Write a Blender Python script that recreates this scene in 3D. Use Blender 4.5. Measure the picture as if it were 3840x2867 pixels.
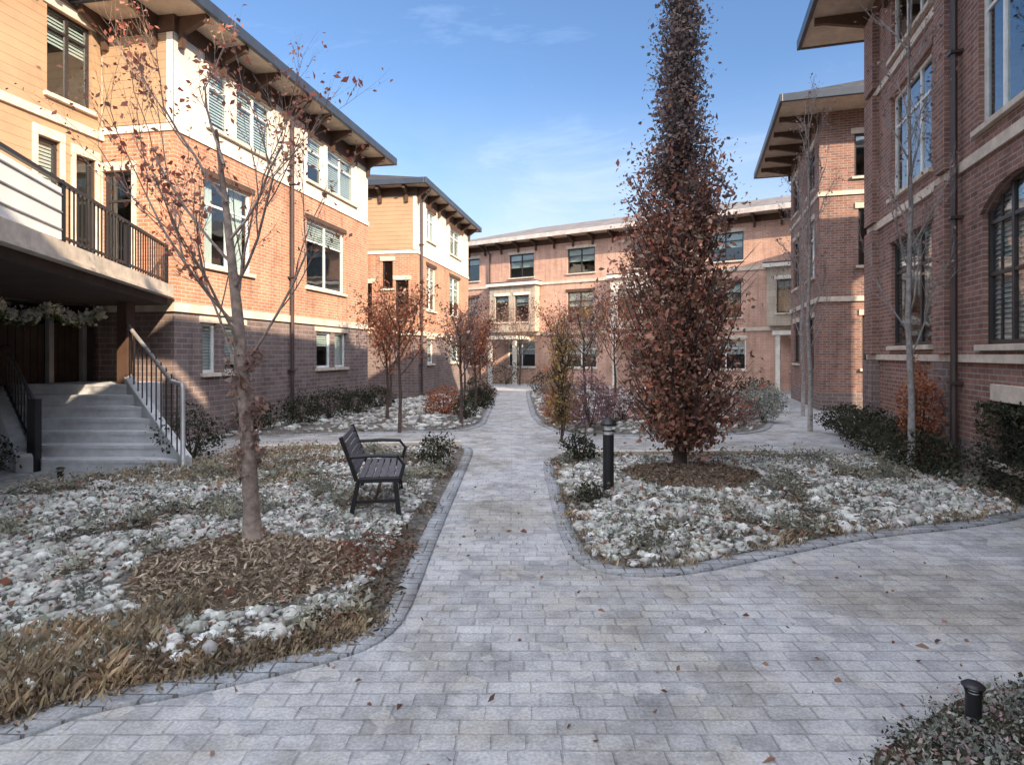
import bpy, math, random
import numpy as np
from mathutils import Vector, Matrix
from mathutils.geometry import delaunay_2d_cdt

# ------------------------------------------------------------------ scene, camera, light
for o in list(bpy.data.objects): bpy.data.objects.remove(o)
scn = bpy.context.scene
col = scn.collection
R = math.radians
F = 620.0; CZ = 1.6
cam_d = bpy.data.cameras.new('camera'); cam = bpy.data.objects.new('camera', cam_d); col.objects.link(cam)
cam.location = (0, 0, CZ); cam.rotation_euler = (R(90), 0, 0)
cam_d.sensor_width = 36; cam_d.lens = F/1024*36
cam_d.shift_y = (354-382)/1024.0
cam_d.clip_end = 1500; cam_d.clip_start = 0.05
scn.camera = cam
SUN_EL = 25.0
SX, SY = 0.60, -0.80                       # direction to the sun: right of and behind the camera
sd = Vector((SX*math.cos(R(SUN_EL)), SY*math.cos(R(SUN_EL)), math.sin(R(SUN_EL)))).normalized()
sl = bpy.data.lights.new('sun', 'SUN'); sl.energy = 4.0; sl.angle = R(0.5); sl.color = (1.0, 0.80, 0.58)
sun = bpy.data.objects.new('sun', sl); col.objects.link(sun)
sun.rotation_euler = sd.to_track_quat('Z', 'Y').to_euler(); sun.location = (20, -15, 20)
w = bpy.data.worlds.new('World'); scn.world = w; w.use_nodes = True
nt = w.node_tree; nt.nodes.clear()
wo = nt.nodes.new('ShaderNodeOutputWorld'); bg = nt.nodes.new('ShaderNodeBackground')
sk = nt.nodes.new('ShaderNodeTexSky'); sk.sky_type = 'NISHITA'; sk.sun_disc = False
sk.sun_elevation = R(SUN_EL); sk.sun_rotation = math.atan2(SX, SY)
sk.air_density = 1.0; sk.dust_density = 0.7; sk.ozone_density = 4.5; sk.altitude = 100
tc = nt.nodes.new('ShaderNodeTexCoord'); mp = nt.nodes.new('ShaderNodeMapping'); mp.inputs['Scale'].default_value = (1.2, 1.2, 4.0)
mp.inputs['Rotation'].default_value = (0, 0.25, 0.5)
nz = nt.nodes.new('ShaderNodeTexNoise'); nz.inputs['Scale'].default_value = 1.6; nz.inputs['Detail'].default_value = 7; nz.inputs['Roughness'].default_value = 0.62
nz.inputs['Distortion'].default_value = 0.7
cr = nt.nodes.new('ShaderNodeValToRGB'); cr.color_ramp.elements[0].position = 0.55; cr.color_ramp.elements[1].position = 0.78
cr.color_ramp.elements[0].color = (0, 0, 0, 1); cr.color_ramp.elements[1].color = (0.38, 0.38, 0.38, 1)
mx = nt.nodes.new('ShaderNodeMix'); mx.data_type = 'RGBA'; mx.inputs[7].default_value = (4.2, 5.4, 7.4, 1)
nt.links.new(tc.outputs['Generated'], mp.inputs['Vector']); nt.links.new(mp.outputs[0], nz.inputs['Vector'])
nt.links.new(nz.outputs['Fac'], cr.inputs[0]); nt.links.new(cr.outputs[0], mx.inputs[0])
nt.links.new(sk.outputs[0], mx.inputs[6])
# unseen bright cloud added overhead and behind the camera to lighten the shaded court; the northern sky stays clear
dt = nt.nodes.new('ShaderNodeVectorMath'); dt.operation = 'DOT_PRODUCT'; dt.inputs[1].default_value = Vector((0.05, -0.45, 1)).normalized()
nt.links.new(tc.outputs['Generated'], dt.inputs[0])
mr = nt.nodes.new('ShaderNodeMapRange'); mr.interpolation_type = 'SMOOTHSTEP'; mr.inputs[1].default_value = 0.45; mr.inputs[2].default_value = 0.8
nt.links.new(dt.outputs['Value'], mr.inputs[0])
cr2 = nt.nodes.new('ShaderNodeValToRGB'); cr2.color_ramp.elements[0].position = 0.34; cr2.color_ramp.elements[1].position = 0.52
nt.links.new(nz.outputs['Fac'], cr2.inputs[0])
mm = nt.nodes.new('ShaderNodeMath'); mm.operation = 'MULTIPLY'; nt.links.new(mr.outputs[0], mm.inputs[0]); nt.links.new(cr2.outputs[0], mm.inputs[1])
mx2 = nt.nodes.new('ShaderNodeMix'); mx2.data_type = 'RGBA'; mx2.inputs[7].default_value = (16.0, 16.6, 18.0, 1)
# thin pale haze cloud low over the horizon
sz = nt.nodes.new('ShaderNodeSeparateXYZ'); nt.links.new(tc.outputs['Generated'], sz.inputs[0])
mr3 = nt.nodes.new('ShaderNodeMapRange'); mr3.interpolation_type = 'SMOOTHSTEP'; mr3.inputs[1].default_value = 0.42; mr3.inputs[2].default_value = 0.12; nt.links.new(sz.outputs['Z'], mr3.inputs[0])
cr3 = nt.nodes.new('ShaderNodeValToRGB'); cr3.color_ramp.elements[0].position = 0.30; cr3.color_ramp.elements[1].position = 0.66
cr3.color_ramp.elements[0].color = (0.15, 0.15, 0.15, 1); cr3.color_ramp.elements[1].color = (0.85, 0.85, 0.85, 1); nt.links.new(nz.outputs['Fac'], cr3.inputs[0])
m3 = nt.nodes.new('ShaderNodeMath'); m3.operation = 'MULTIPLY'; nt.links.new(mr3.outputs[0], m3.inputs[0]); nt.links.new(cr3.outputs[0], m3.inputs[1])
mx3 = nt.nodes.new('ShaderNodeMix'); mx3.data_type = 'RGBA'; mx3.inputs[7].default_value = (3.7, 4.05, 4.4, 1)
nt.links.new(m3.outputs[0], mx3.inputs[0]); nt.links.new(mx.outputs[2], mx3.inputs[6])
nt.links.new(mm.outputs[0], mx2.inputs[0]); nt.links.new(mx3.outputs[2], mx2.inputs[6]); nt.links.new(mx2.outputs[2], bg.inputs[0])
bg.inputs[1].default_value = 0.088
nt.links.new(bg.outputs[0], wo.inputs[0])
scn.view_settings.view_transform = 'Standard'; scn.view_settings.look = 'None'
scn.view_settings.exposure = 1.42; scn.view_settings.gamma = 1
scn.render.engine = 'CYCLES'
scn.cycles.max_bounces = 8; scn.cycles.transparent_max_bounces = 16

rnd = random.Random(7)
nr = np.random.default_rng(11)

# ------------------------------------------------------------------ materials
MATS = {}
def base_mat(name, rough=0.8, spec=0.3):
    m = bpy.data.materials.new(name); m.use_nodes = True
    b = m.node_tree.nodes['Principled BSDF']
    b.inputs['Roughness'].default_value = rough
    b.inputs['Specular IOR Level'].default_value = spec
    return m, m.node_tree, b
def N(t, kind, **kw):
    n = t.nodes.new(kind)
    for k, v in kw.items():
        if k.startswith('i_'): n.inputs[k[2:].replace('_', ' ')].default_value = v
        else: setattr(n, k, v)
    return n
def ramp(t, stops):
    n = t.nodes.new('ShaderNodeValToRGB'); e = n.color_ramp.elements
    while len(e) < len(stops): e.new(0.5)
    for i, (p, c) in enumerate(stops): e[i].position = p; e[i].color = (*c, 1)
    return n
def mixc(t, fac, a, b, mode='MIX'):
    n = t.nodes.new('ShaderNodeMix'); n.data_type = 'RGBA'; n.blend_type = mode
    for sock, v in ((0, fac), (6, a), (7, b)):
        if isinstance(v, bpy.types.NodeSocket): t.links.new(v, n.inputs[sock])
        elif sock == 0: n.inputs[0].default_value = v
        else: n.inputs[sock].default_value = (*v, 1)
    return n.outputs[2]
def bump(t, b, h, strength=0.4, dist=0.01):
    n = t.nodes.new('ShaderNodeBump'); n.inputs['Strength'].default_value = strength; n.inputs['Distance'].default_value = dist
    t.links.new(h, n.inputs['Height']); t.links.new(n.outputs[0], b.inputs['Normal'])
def plain(name, c, rough=0.7, spec=0.3, metal=0.0, var=0.25, scale=3.0, bmp=0.15):
    m, t, b = base_mat(name, rough, spec); b.inputs['Metallic'].default_value = metal
    g = N(t, 'ShaderNodeTexCoord'); n = N(t, 'ShaderNodeTexNoise', i_Scale=scale, i_Detail=8.0, i_Roughness=0.65)
    t.links.new(g.outputs['Object'], n.inputs['Vector'])
    lo = tuple(x*(1-var) for x in c); hi = tuple(min(1, x*(1+var)) for x in c)
    r = ramp(t, [(0.3, lo), (0.7, hi)]); t.links.new(n.outputs['Fac'], r.inputs[0]); t.links.new(r.outputs[0], b.inputs['Base Color'])
    if bmp: bump(t, b, n.outputs['Fac'], bmp, 0.01)
    MATS[name] = m; return m
def brick(name, c1, c2, mortar, bw=0.215, bh=0.07, ms=0.010, stain=0.35, rough=0.9):
    m, t, b = base_mat(name, rough, 0.2)
    uv = N(t, 'ShaderNodeUVMap'); tx = N(t, 'ShaderNodeTexBrick')
    t.links.new(uv.outputs[0], tx.inputs['Vector'])
    tx.inputs['Color1'].default_value = (*c1, 1); tx.inputs['Color2'].default_value = (*c2, 1); tx.inputs['Mortar'].default_value = (*mortar, 1)
    tx.inputs['Scale'].default_value = 1; tx.inputs['Mortar Size'].default_value = ms; tx.inputs['Mortar Smooth'].default_value = 0.2
    tx.inputs['Brick Width'].default_value = bw; tx.inputs['Row Height'].default_value = bh; tx.inputs['Bias'].default_value = -0.1
    n = N(t, 'ShaderNodeTexNoise', i_Scale=0.9, i_Detail=7.0, i_Roughness=0.7); t.links.new(uv.outputs[0], n.inputs['Vector'])
    r = ramp(t, [(0.25, (1-stain,)*3), (0.75, (1+stain*0.5,)*3)]); t.links.new(n.outputs['Fac'], r.inputs[0])
    c = mixc(t, 1.0, tx.outputs['Color'], r.outputs[0], 'MULTIPLY')
    n2 = N(t, 'ShaderNodeTexNoise', i_Scale=60.0, i_Detail=3.0); t.links.new(uv.outputs[0], n2.inputs['Vector'])
    r2 = ramp(t, [(0.3, (0.8,)*3), (0.7, (1.12,)*3)]); t.links.new(n2.outputs['Fac'], r2.inputs[0])
    c = mixc(t, 1.0, c, r2.outputs[0], 'MULTIPLY')
    mp = N(t, 'ShaderNodeMapping'); mp.inputs['Scale'].default_value = (2.6, 0.22, 1); t.links.new(uv.outputs[0], mp.inputs[0])
    n3 = N(t, 'ShaderNodeTexNoise', i_Scale=2.0, i_Detail=6.0, i_Roughness=0.7); t.links.new(mp.outputs[0], n3.inputs['Vector'])
    r3 = ramp(t, [(0.34, (0.76,)*3), (0.5, (1.0,)*3), (0.7, (1.08,)*3)]); t.links.new(n3.outputs['Fac'], r3.inputs[0])
    c = mixc(t, 1.0, c, r3.outputs[0], 'MULTIPLY')
    t.links.new(c, b.inputs['Base Color'])
    inv = N(t, 'ShaderNodeMath', operation='SUBTRACT'); inv.inputs[0].default_value = 1; t.links.new(tx.outputs['Fac'], inv.inputs[1])
    bump(t, b, inv.outputs[0], 0.6, 0.012)
    MATS[name] = m; return m
def siding(name, c, h=0.15, var=0.12):
    m, t, b = base_mat(name, 0.65, 0.3)
    uv = N(t, 'ShaderNodeUVMap'); sp = N(t, 'ShaderNodeSeparateXYZ'); t.links.new(uv.outputs[0], sp.inputs[0])
    d = N(t, 'ShaderNodeMath', operation='DIVIDE'); d.inputs[1].default_value = h; t.links.new(sp.outputs['Y'], d.inputs[0])
    f = N(t, 'ShaderNodeMath', operation='FRACT'); t.links.new(d.outputs[0], f.inputs[0])
    n = N(t, 'ShaderNodeTexNoise', i_Scale=1.6, i_Detail=7.0, i_Roughness=0.7); t.links.new(uv.outputs[0], n.inputs['Vector'])
    r = ramp(t, [(0.3, tuple(x*(1-var) for x in c)), (0.7, tuple(min(1, x*(1+var)) for x in c))]); t.links.new(n.outputs['Fac'], r.inputs[0])
    g = ramp(t, [(0.0, (0.45,)*3), (0.07, (1, 1, 1)), (1.0, (1, 1, 1))]); t.links.new(f.outputs[0], g.inputs[0])
    c2 = mixc(t, 1.0, r.outputs[0], g.outputs[0], 'MULTIPLY'); t.links.new(c2, b.inputs['Base Color'])
    iv = N(t, 'ShaderNodeMath', operation='SUBTRACT'); iv.inputs[0].default_value = 1; t.links.new(f.outputs[0], iv.inputs[1])
    bump(t, b, iv.outputs[0], 0.8, 0.015)
    MATS[name] = m; return m
def leafmat(name, stops, trans=0.3):
    m, t, b = base_mat(name, 0.6, 0.25)
    g = N(t, 'ShaderNodeNewGeometry'); r = ramp(t, stops)
    t.links.new(g.outputs['Random Per Island'], r.inputs[0])
    tcx = N(t, 'ShaderNodeTexCoord'); n = N(t, 'ShaderNodeTexNoise', i_Scale=3.2, i_Detail=4.0); t.links.new(tcx.outputs['Object'], n.inputs['Vector'])
    rs = ramp(t, [(0.35, (0.62, 0.66, 0.68)), (0.5, (1, 1, 1)), (0.66, (1.45, 1.35, 1.25))]); t.links.new(n.outputs['Fac'], rs.inputs[0])
    cc = mixc(t, 1.0, r.outputs[0], rs.outputs[0], 'MULTIPLY'); t.links.new(cc, b.inputs['Base Color'])
    tr = N(t, 'ShaderNodeBsdfTranslucent'); t.links.new(cc, tr.inputs[0])
    ms = N(t, 'ShaderNodeMixShader'); ms.inputs[0].default_value = trans
    out = [n for n in t.nodes if n.type == 'OUTPUT_MATERIAL'][0]
    t.links.new(b.outputs[0], ms.inputs[1]); t.links.new(tr.outputs[0], ms.inputs[2]); t.links.new(ms.outputs[0], out.inputs[0])
    MATS[name] = m; return m
def glassmat():
    m = bpy.data.materials.new('window_glass'); m.use_nodes = True; t = m.node_tree; t.nodes.clear()
    out = N(t, 'ShaderNodeOutputMaterial'); gl = N(t, 'ShaderNodeBsdfGlossy'); gl.inputs['Roughness'].default_value = 0.03
    gl.inputs['Color'].default_value = (0.9, 0.95, 1, 1)
    tr = N(t, 'ShaderNodeBsdfTransparent'); tr.inputs[0].default_value = (0.8, 0.86, 0.86, 1)
    fr = N(t, 'ShaderNodeFresnel'); fr.inputs['IOR'].default_value = 1.6
    tc = N(t, 'ShaderNodeTexCoord'); n = N(t, 'ShaderNodeTexNoise', i_Scale=1.1, i_Detail=2.0); t.links.new(tc.outputs['Object'], n.inputs['Vector'])
    bp = N(t, 'ShaderNodeBump'); bp.inputs['Strength'].default_value = 0.25; bp.inputs['Distance'].default_value = 0.02
    t.links.new(n.outputs['Fac'], bp.inputs['Height']); t.links.new(bp.outputs[0], gl.inputs['Normal'])
    a = N(t, 'ShaderNodeMath', operation='ADD'); a.inputs[1].default_value = 0.05; a.use_clamp = True
    ge = N(t, 'ShaderNodeNewGeometry'); iv = N(t, 'ShaderNodeMath', operation='SUBTRACT'); iv.inputs[0].default_value = 1; t.links.new(ge.outputs['Backfacing'], iv.inputs[1])
    mu = N(t, 'ShaderNodeMath', operation='MULTIPLY'); t.links.new(fr.outputs[0], mu.inputs[0]); t.links.new(iv.outputs[0], mu.inputs[1]); t.links.new(mu.outputs[0], a.inputs[0])
    ms = N(t, 'ShaderNodeMixShader'); t.links.new(a.outputs[0], ms.inputs[0]); t.links.new(tr.outputs[0], ms.inputs[1]); t.links.new(gl.outputs[0], ms.inputs[2])
    t.links.new(ms.outputs[0], out.inputs[0]); MATS['glass'] = m
glassmat()
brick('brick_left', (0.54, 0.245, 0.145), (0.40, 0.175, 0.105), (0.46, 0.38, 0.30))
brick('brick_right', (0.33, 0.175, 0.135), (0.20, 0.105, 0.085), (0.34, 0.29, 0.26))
brick('brick_back', (0.64, 0.36, 0.26), (0.55, 0.30, 0.22), (0.58, 0.49, 0.42))
brick('brick_base', (0.24, 0.175, 0.16), (0.165, 0.12, 0.112), (0.30, 0.27, 0.26), bw=0.3, bh=0.10)
brick('stone', (0.50, 0.43, 0.35), (0.42, 0.36, 0.29), (0.34, 0.30, 0.26), bw=0.6, bh=0.3, ms=0.008, stain=0.2)
siding('siding_cream', (0.62, 0.56, 0.48)); siding('siding_tan', (0.36, 0.24, 0.15)); siding('siding_grey', (0.36, 0.36, 0.38))
plain('trim', (0.68, 0.64, 0.57), 0.6); plain('trim_brown', (0.085, 0.05, 0.035), 0.6); plain('ledge', (0.55, 0.48, 0.40), 0.85, scale=5)
plain('soffit', (0.50, 0.42, 0.34), 0.7); plain('gutter', (0.03, 0.038, 0.055), 0.4, 0.5); plain('frame_dark', (0.028, 0.024, 0.024), 0.4, 0.5)
plain('frame_white', (0.70, 0.70, 0.68), 0.45, 0.4); plain('blind', (0.75, 0.73, 0.70), 0.8, var=0.06); plain('curtain', (0.55, 0.52, 0.46), 0.9)
plain('interior_shaded', (0.05, 0.04, 0.035), 0.9); plain('interior', (0.30, 0.26, 0.22), 0.9); plain('downspout', (0.05, 0.032, 0.03), 0.45, 0.5); plain('black_metal', (0.012, 0.012, 0.014), 0.45, 0.5)  # darker interior copy carries the shade of the porch recess in its colour
plain('bench_wood', (0.085, 0.085, 0.10), 0.6, 0.3, var=0.4, scale=14); plain('concrete', (0.52, 0.53, 0.55), 0.9, scale=6, var=0.18)
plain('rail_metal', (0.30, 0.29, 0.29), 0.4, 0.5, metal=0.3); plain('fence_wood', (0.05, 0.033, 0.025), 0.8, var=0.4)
plain('panel_white', (0.78, 0.78, 0.77), 0.5, var=0.06); plain('bark', (0.25, 0.195, 0.165), 0.95, scale=18, var=0.5, bmp=0.8); plain('bark_dark', (0.07, 0.05, 0.042), 0.95, scale=20, var=0.5, bmp=0.8)
plain('bark_grey', (0.24, 0.22, 0.21), 0.95, scale=16, var=0.4, bmp=0.7); plain('door', (0.05, 0.03, 0.025), 0.5)
m, t, b = base_mat('lens', 0.5); b.inputs['Base Color'].default_value = (0.85, 0.85, 0.8, 1); MATS['lens'] = m
# roof shingles
brick('shingle', (0.06, 0.058, 0.062), (0.04, 0.038, 0.042), (0.02, 0.02, 0.02), bw=0.3, bh=0.14, ms=0.006)
brick('roof_pale', (0.21, 0.19, 0.185), (0.16, 0.15, 0.15), (0.12, 0.115, 0.11), bw=0.4, bh=0.2, ms=0.006)
plain('fascia_pale', (0.50, 0.45, 0.42), 0.5)
# paving
def paving(name, c1, c2, c3, bw, bh, mortar=(0.12, 0.115, 0.11), rot=0.0):
    m, t, b = base_mat(name, 0.8, 0.3)
    g = N(t, 'ShaderNodeTexCoord'); mp = N(t, 'ShaderNodeMapping'); mp.inputs['Rotation'].default_value = (0, 0, rot)
    t.links.new(g.outputs['Object'], mp.inputs[0])
    wz = N(t, 'ShaderNodeTexNoise', i_Scale=5.0, i_Detail=3.0); t.links.new(g.outputs['Object'], wz.inputs['Vector'])
    wv = N(t, 'ShaderNodeVectorMath', operation='SCALE'); wv.inputs['Scale'].default_value = 0.022; t.links.new(wz.outputs['Color'], wv.inputs[0])
    av = N(t, 'ShaderNodeVectorMath', operation='ADD'); t.links.new(mp.outputs[0], av.inputs[0]); t.links.new(wv.outputs[0], av.inputs[1])
    tx = N(t, 'ShaderNodeTexBrick'); t.links.new(av.outputs[0], tx.inputs['Vector'])
    tx.inputs['Color1'].default_value = (*c1, 1); tx.inputs['Color2'].default_value = (*c2, 1); tx.inputs['Mortar'].default_value = (*mortar, 1)
    tx.inputs['Scale'].default_value = 1; tx.inputs['Mortar Size'].default_value = 0.006; tx.inputs['Mortar Smooth'].default_value = 0.5
    tx.inputs['Brick Width'].default_value = bw; tx.inputs['Row Height'].default_value = bh; tx.squash = 0.7; tx.squash_frequency = 3
    n = N(t, 'ShaderNodeTexNoise', i_Scale=2.6, i_Detail=9.0, i_Roughness=0.75); t.links.new(g.outputs['Object'], n.inputs['Vector'])
    r = ramp(t, [(0.34, (0.6,)*3), (0.5, (0.95,)*3), (0.68, (1.3,)*3)]); t.links.new(n.outputs['Fac'], r.inputs[0])
    c = mixc(t, 1.0, tx.outputs['Color'], r.outputs[0], 'MULTIPLY')
    v = N(t, 'ShaderNodeTexVoronoi'); v.inputs['Scale'].default_value = 9.0; t.links.new(g.outputs['Object'], v.inputs['Vector'])
    rv = ramp(t, [(0.0, (0,)*3), (0.72, (0,)*3), (0.9, (0.75,)*3)]); sp = N(t, 'ShaderNodeSeparateColor'); t.links.new(v.outputs['Color'], sp.inputs[0]); t.links.new(sp.outputs[0], rv.inputs[0])
    c = mixc(t, rv.outputs[0], c, c3)
    n4 = N(t, 'ShaderNodeTexNoise', i_Scale=0.9, i_Detail=8.0, i_Roughness=0.7, i_Distortion=0.6); t.links.new(g.outputs['Object'], n4.inputs['Vector'])
    r4 = ramp(t, [(0.38, (0.80, 0.77, 0.70)), (0.52, (1, 1, 1)), (0.66, (1.08, 1.10, 1.14))]); t.links.new(n4.outputs['Fac'], r4.inputs[0])
    c = mixc(t, 1.0, c, r4.outputs[0], 'MULTIPLY')
    s = N(t, 'ShaderNodeTexNoise', i_Scale=70.0, i_Detail=4.0); t.links.new(g.outputs['Object'], s.inputs['Vector'])
    rs = ramp(t, [(0.3, (0.75,)*3), (0.7, (1.2,)*3)]); t.links.new(s.outputs['Fac'], rs.inputs[0])
    c = mixc(t, 1.0, c, rs.outputs[0], 'MULTIPLY'); t.links.new(c, b.inputs['Base Color'])
    inv = N(t, 'ShaderNodeMath', operation='SUBTRACT'); t.links.new(n.outputs['Fac'], inv.inputs[0]); t.links.new(tx.outputs['Fac'], inv.inputs[1])
    bump(t, b, inv.outputs[0], 0.7, 0.012)
    MATS[name] = m
paving('pavers', (0.405, 0.405, 0.41), (0.315, 0.318, 0.33), (0.43, 0.42, 0.41), 0.21, 0.105, (0.29, 0.29, 0.295))
paving('paver_edge', (0.31, 0.325, 0.345), (0.26, 0.27, 0.29), (0.33, 0.33, 0.34), 0.2, 0.1)
def soil(name, c1, c2, c3):
    m, t, b = base_mat(name, 0.95, 0.15)
    g = N(t, 'ShaderNodeTexCoord'); n = N(t, 'ShaderNodeTexNoise', i_Scale=14.0, i_Detail=9.0, i_Roughness=0.8); t.links.new(g.outputs['Object'], n.inputs['Vector'])
    r = ramp(t, [(0.35, c1), (0.5, c2), (0.68, c3)]); t.links.new(n.outputs['Fac'], r.inputs[0]); t.links.new(r.outputs[0], b.inputs['Base Color'])
    bump(t, b, n.outputs['Fac'], 1.0, 0.04); MATS[name] = m
soil('soil', (0.05, 0.045, 0.04), (0.15, 0.135, 0.12), (0.30, 0.28, 0.26))
soil('earth', (0.04, 0.04, 0.025), (0.07, 0.065, 0.04), (0.13, 0.11, 0.07))
soil('mulch', (0.045, 0.032, 0.024), (0.12, 0.09, 0.065), (0.22, 0.17, 0.125))
def islandmat(name, stops, rough=0.8):
    m, t, b = base_mat(name, rough, 0.3)
    g = N(t, 'ShaderNodeNewGeometry'); r = ramp(t, stops); t.links.new(g.outputs['Random Per Island'], r.inputs[0])
    tcx = N(t, 'ShaderNodeTexCoord'); n = N(t, 'ShaderNodeTexNoise', i_Scale=40.0, i_Detail=4.0); t.links.new(tcx.outputs['Object'], n.inputs['Vector'])
    rs = ramp(t, [(0.3, (0.75,)*3), (0.7, (1.15,)*3)]); t.links.new(n.outputs['Fac'], rs.inputs[0])
    t.links.new(mixc(t, 1.0, r.outputs[0], rs.outputs[0], 'MULTIPLY'), b.inputs['Base Color']); MATS[name] = m
islandmat('stones', [(0, (0.62, 0.61, 0.58)), (0.22, (0.40, 0.41, 0.37)), (0.45, (0.27, 0.26, 0.26)), (0.62, (0.52, 0.48, 0.46)), (0.8, (0.33, 0.35, 0.30)), (1, (0.72, 0.72, 0.70))])
islandmat('chips_straw', [(0, (0.42, 0.34, 0.24)), (0.4, (0.26, 0.205, 0.15)), (0.7, (0.52, 0.42, 0.31)), (1, (0.33, 0.25, 0.20))])
islandmat('chips', [(0, (0.20, 0.145, 0.10)), (0.4, (0.10, 0.075, 0.055)), (0.7, (0.29, 0.215, 0.15)), (1, (0.15, 0.11, 0.09))])
leafmat('leaf_oak', [(0, (0.44, 0.16, 0.11)), (0.22, (0.27, 0.13, 0.10)), (0.42, (0.54, 0.26, 0.18)), (0.6, (0.12, 0.075, 0.06)), (0.78, (0.40, 0.27, 0.21)), (1, (0.15, 0.11, 0.065))])
leafmat('leaf_oak_top', [(0, (0.14, 0.12, 0.13)), (0.4, (0.22, 0.18, 0.17)), (0.7, (0.30, 0.22, 0.20)), (1, (0.11, 0.105, 0.13))])
leafmat('leaf_red', [(0, (0.38, 0.12, 0.085)), (0.4, (0.28, 0.10, 0.08)), (0.7, (0.40, 0.19, 0.12)), (1, (0.28, 0.16, 0.12))])
leafmat('leaf_brown', [(0, (0.30, 0.19, 0.15)), (0.5, (0.20, 0.12, 0.10)), (1, (0.40, 0.28, 0.24))])
leafmat('leaf_rust', [(0, (0.40, 0.13, 0.06)), (0.5, (0.26, 0.09, 0.05)), (1, (0.48, 0.22, 0.11))])
leafmat('leaf_yellow', [(0, (0.42, 0.27, 0.09)), (0.5, (0.28, 0.20, 0.09)), (1, (0.17, 0.14, 0.06))])
leafmat('leaf_purple', [(0, (0.27, 0.15, 0.16)), (0.5, (0.18, 0.10, 0.10)), (1, (0.36, 0.25, 0.26))])
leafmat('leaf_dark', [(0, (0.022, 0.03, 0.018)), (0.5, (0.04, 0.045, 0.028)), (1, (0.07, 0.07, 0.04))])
leafmat('leaf_green', [(0, (0.10, 0.15, 0.05)), (0.5, (0.16, 0.20, 0.07)), (1, (0.25, 0.28, 0.12))])
leafmat('leaf_silver', [(0, (0.28, 0.31, 0.27)), (0.4, (0.16, 0.18, 0.14)), (0.7, (0.42, 0.43, 0.40)), (1, (0.22, 0.20, 0.16))])
leafmat('leaf_grass', [(0, (0.36, 0.27, 0.18)), (0.4, (0.23, 0.17, 0.12)), (0.7, (0.45, 0.36, 0.24)), (1, (0.20, 0.18, 0.10))])
leafmat('leaf_fallen', [(0, (0.30, 0.12, 0.08)), (0.4, (0.22, 0.13, 0.09)), (0.7, (0.40, 0.25, 0.18)), (1, (0.24, 0.10, 0.08))])
leafmat('leaf_bow', [(0, (0.82, 0.84, 0.72)), (1, (0.88, 0.88, 0.84))])
leafmat('leaf_sage', [(0, (0.22, 0.24, 0.17)), (0.5, (0.33, 0.33, 0.26)), (1, (0.44, 0.40, 0.34))])
leafmat('leaf_pink', [(0, (0.46, 0.34, 0.36)), (0.5, (0.32, 0.20, 0.20)), (1, (0.58, 0.50, 0.48))])

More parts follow.
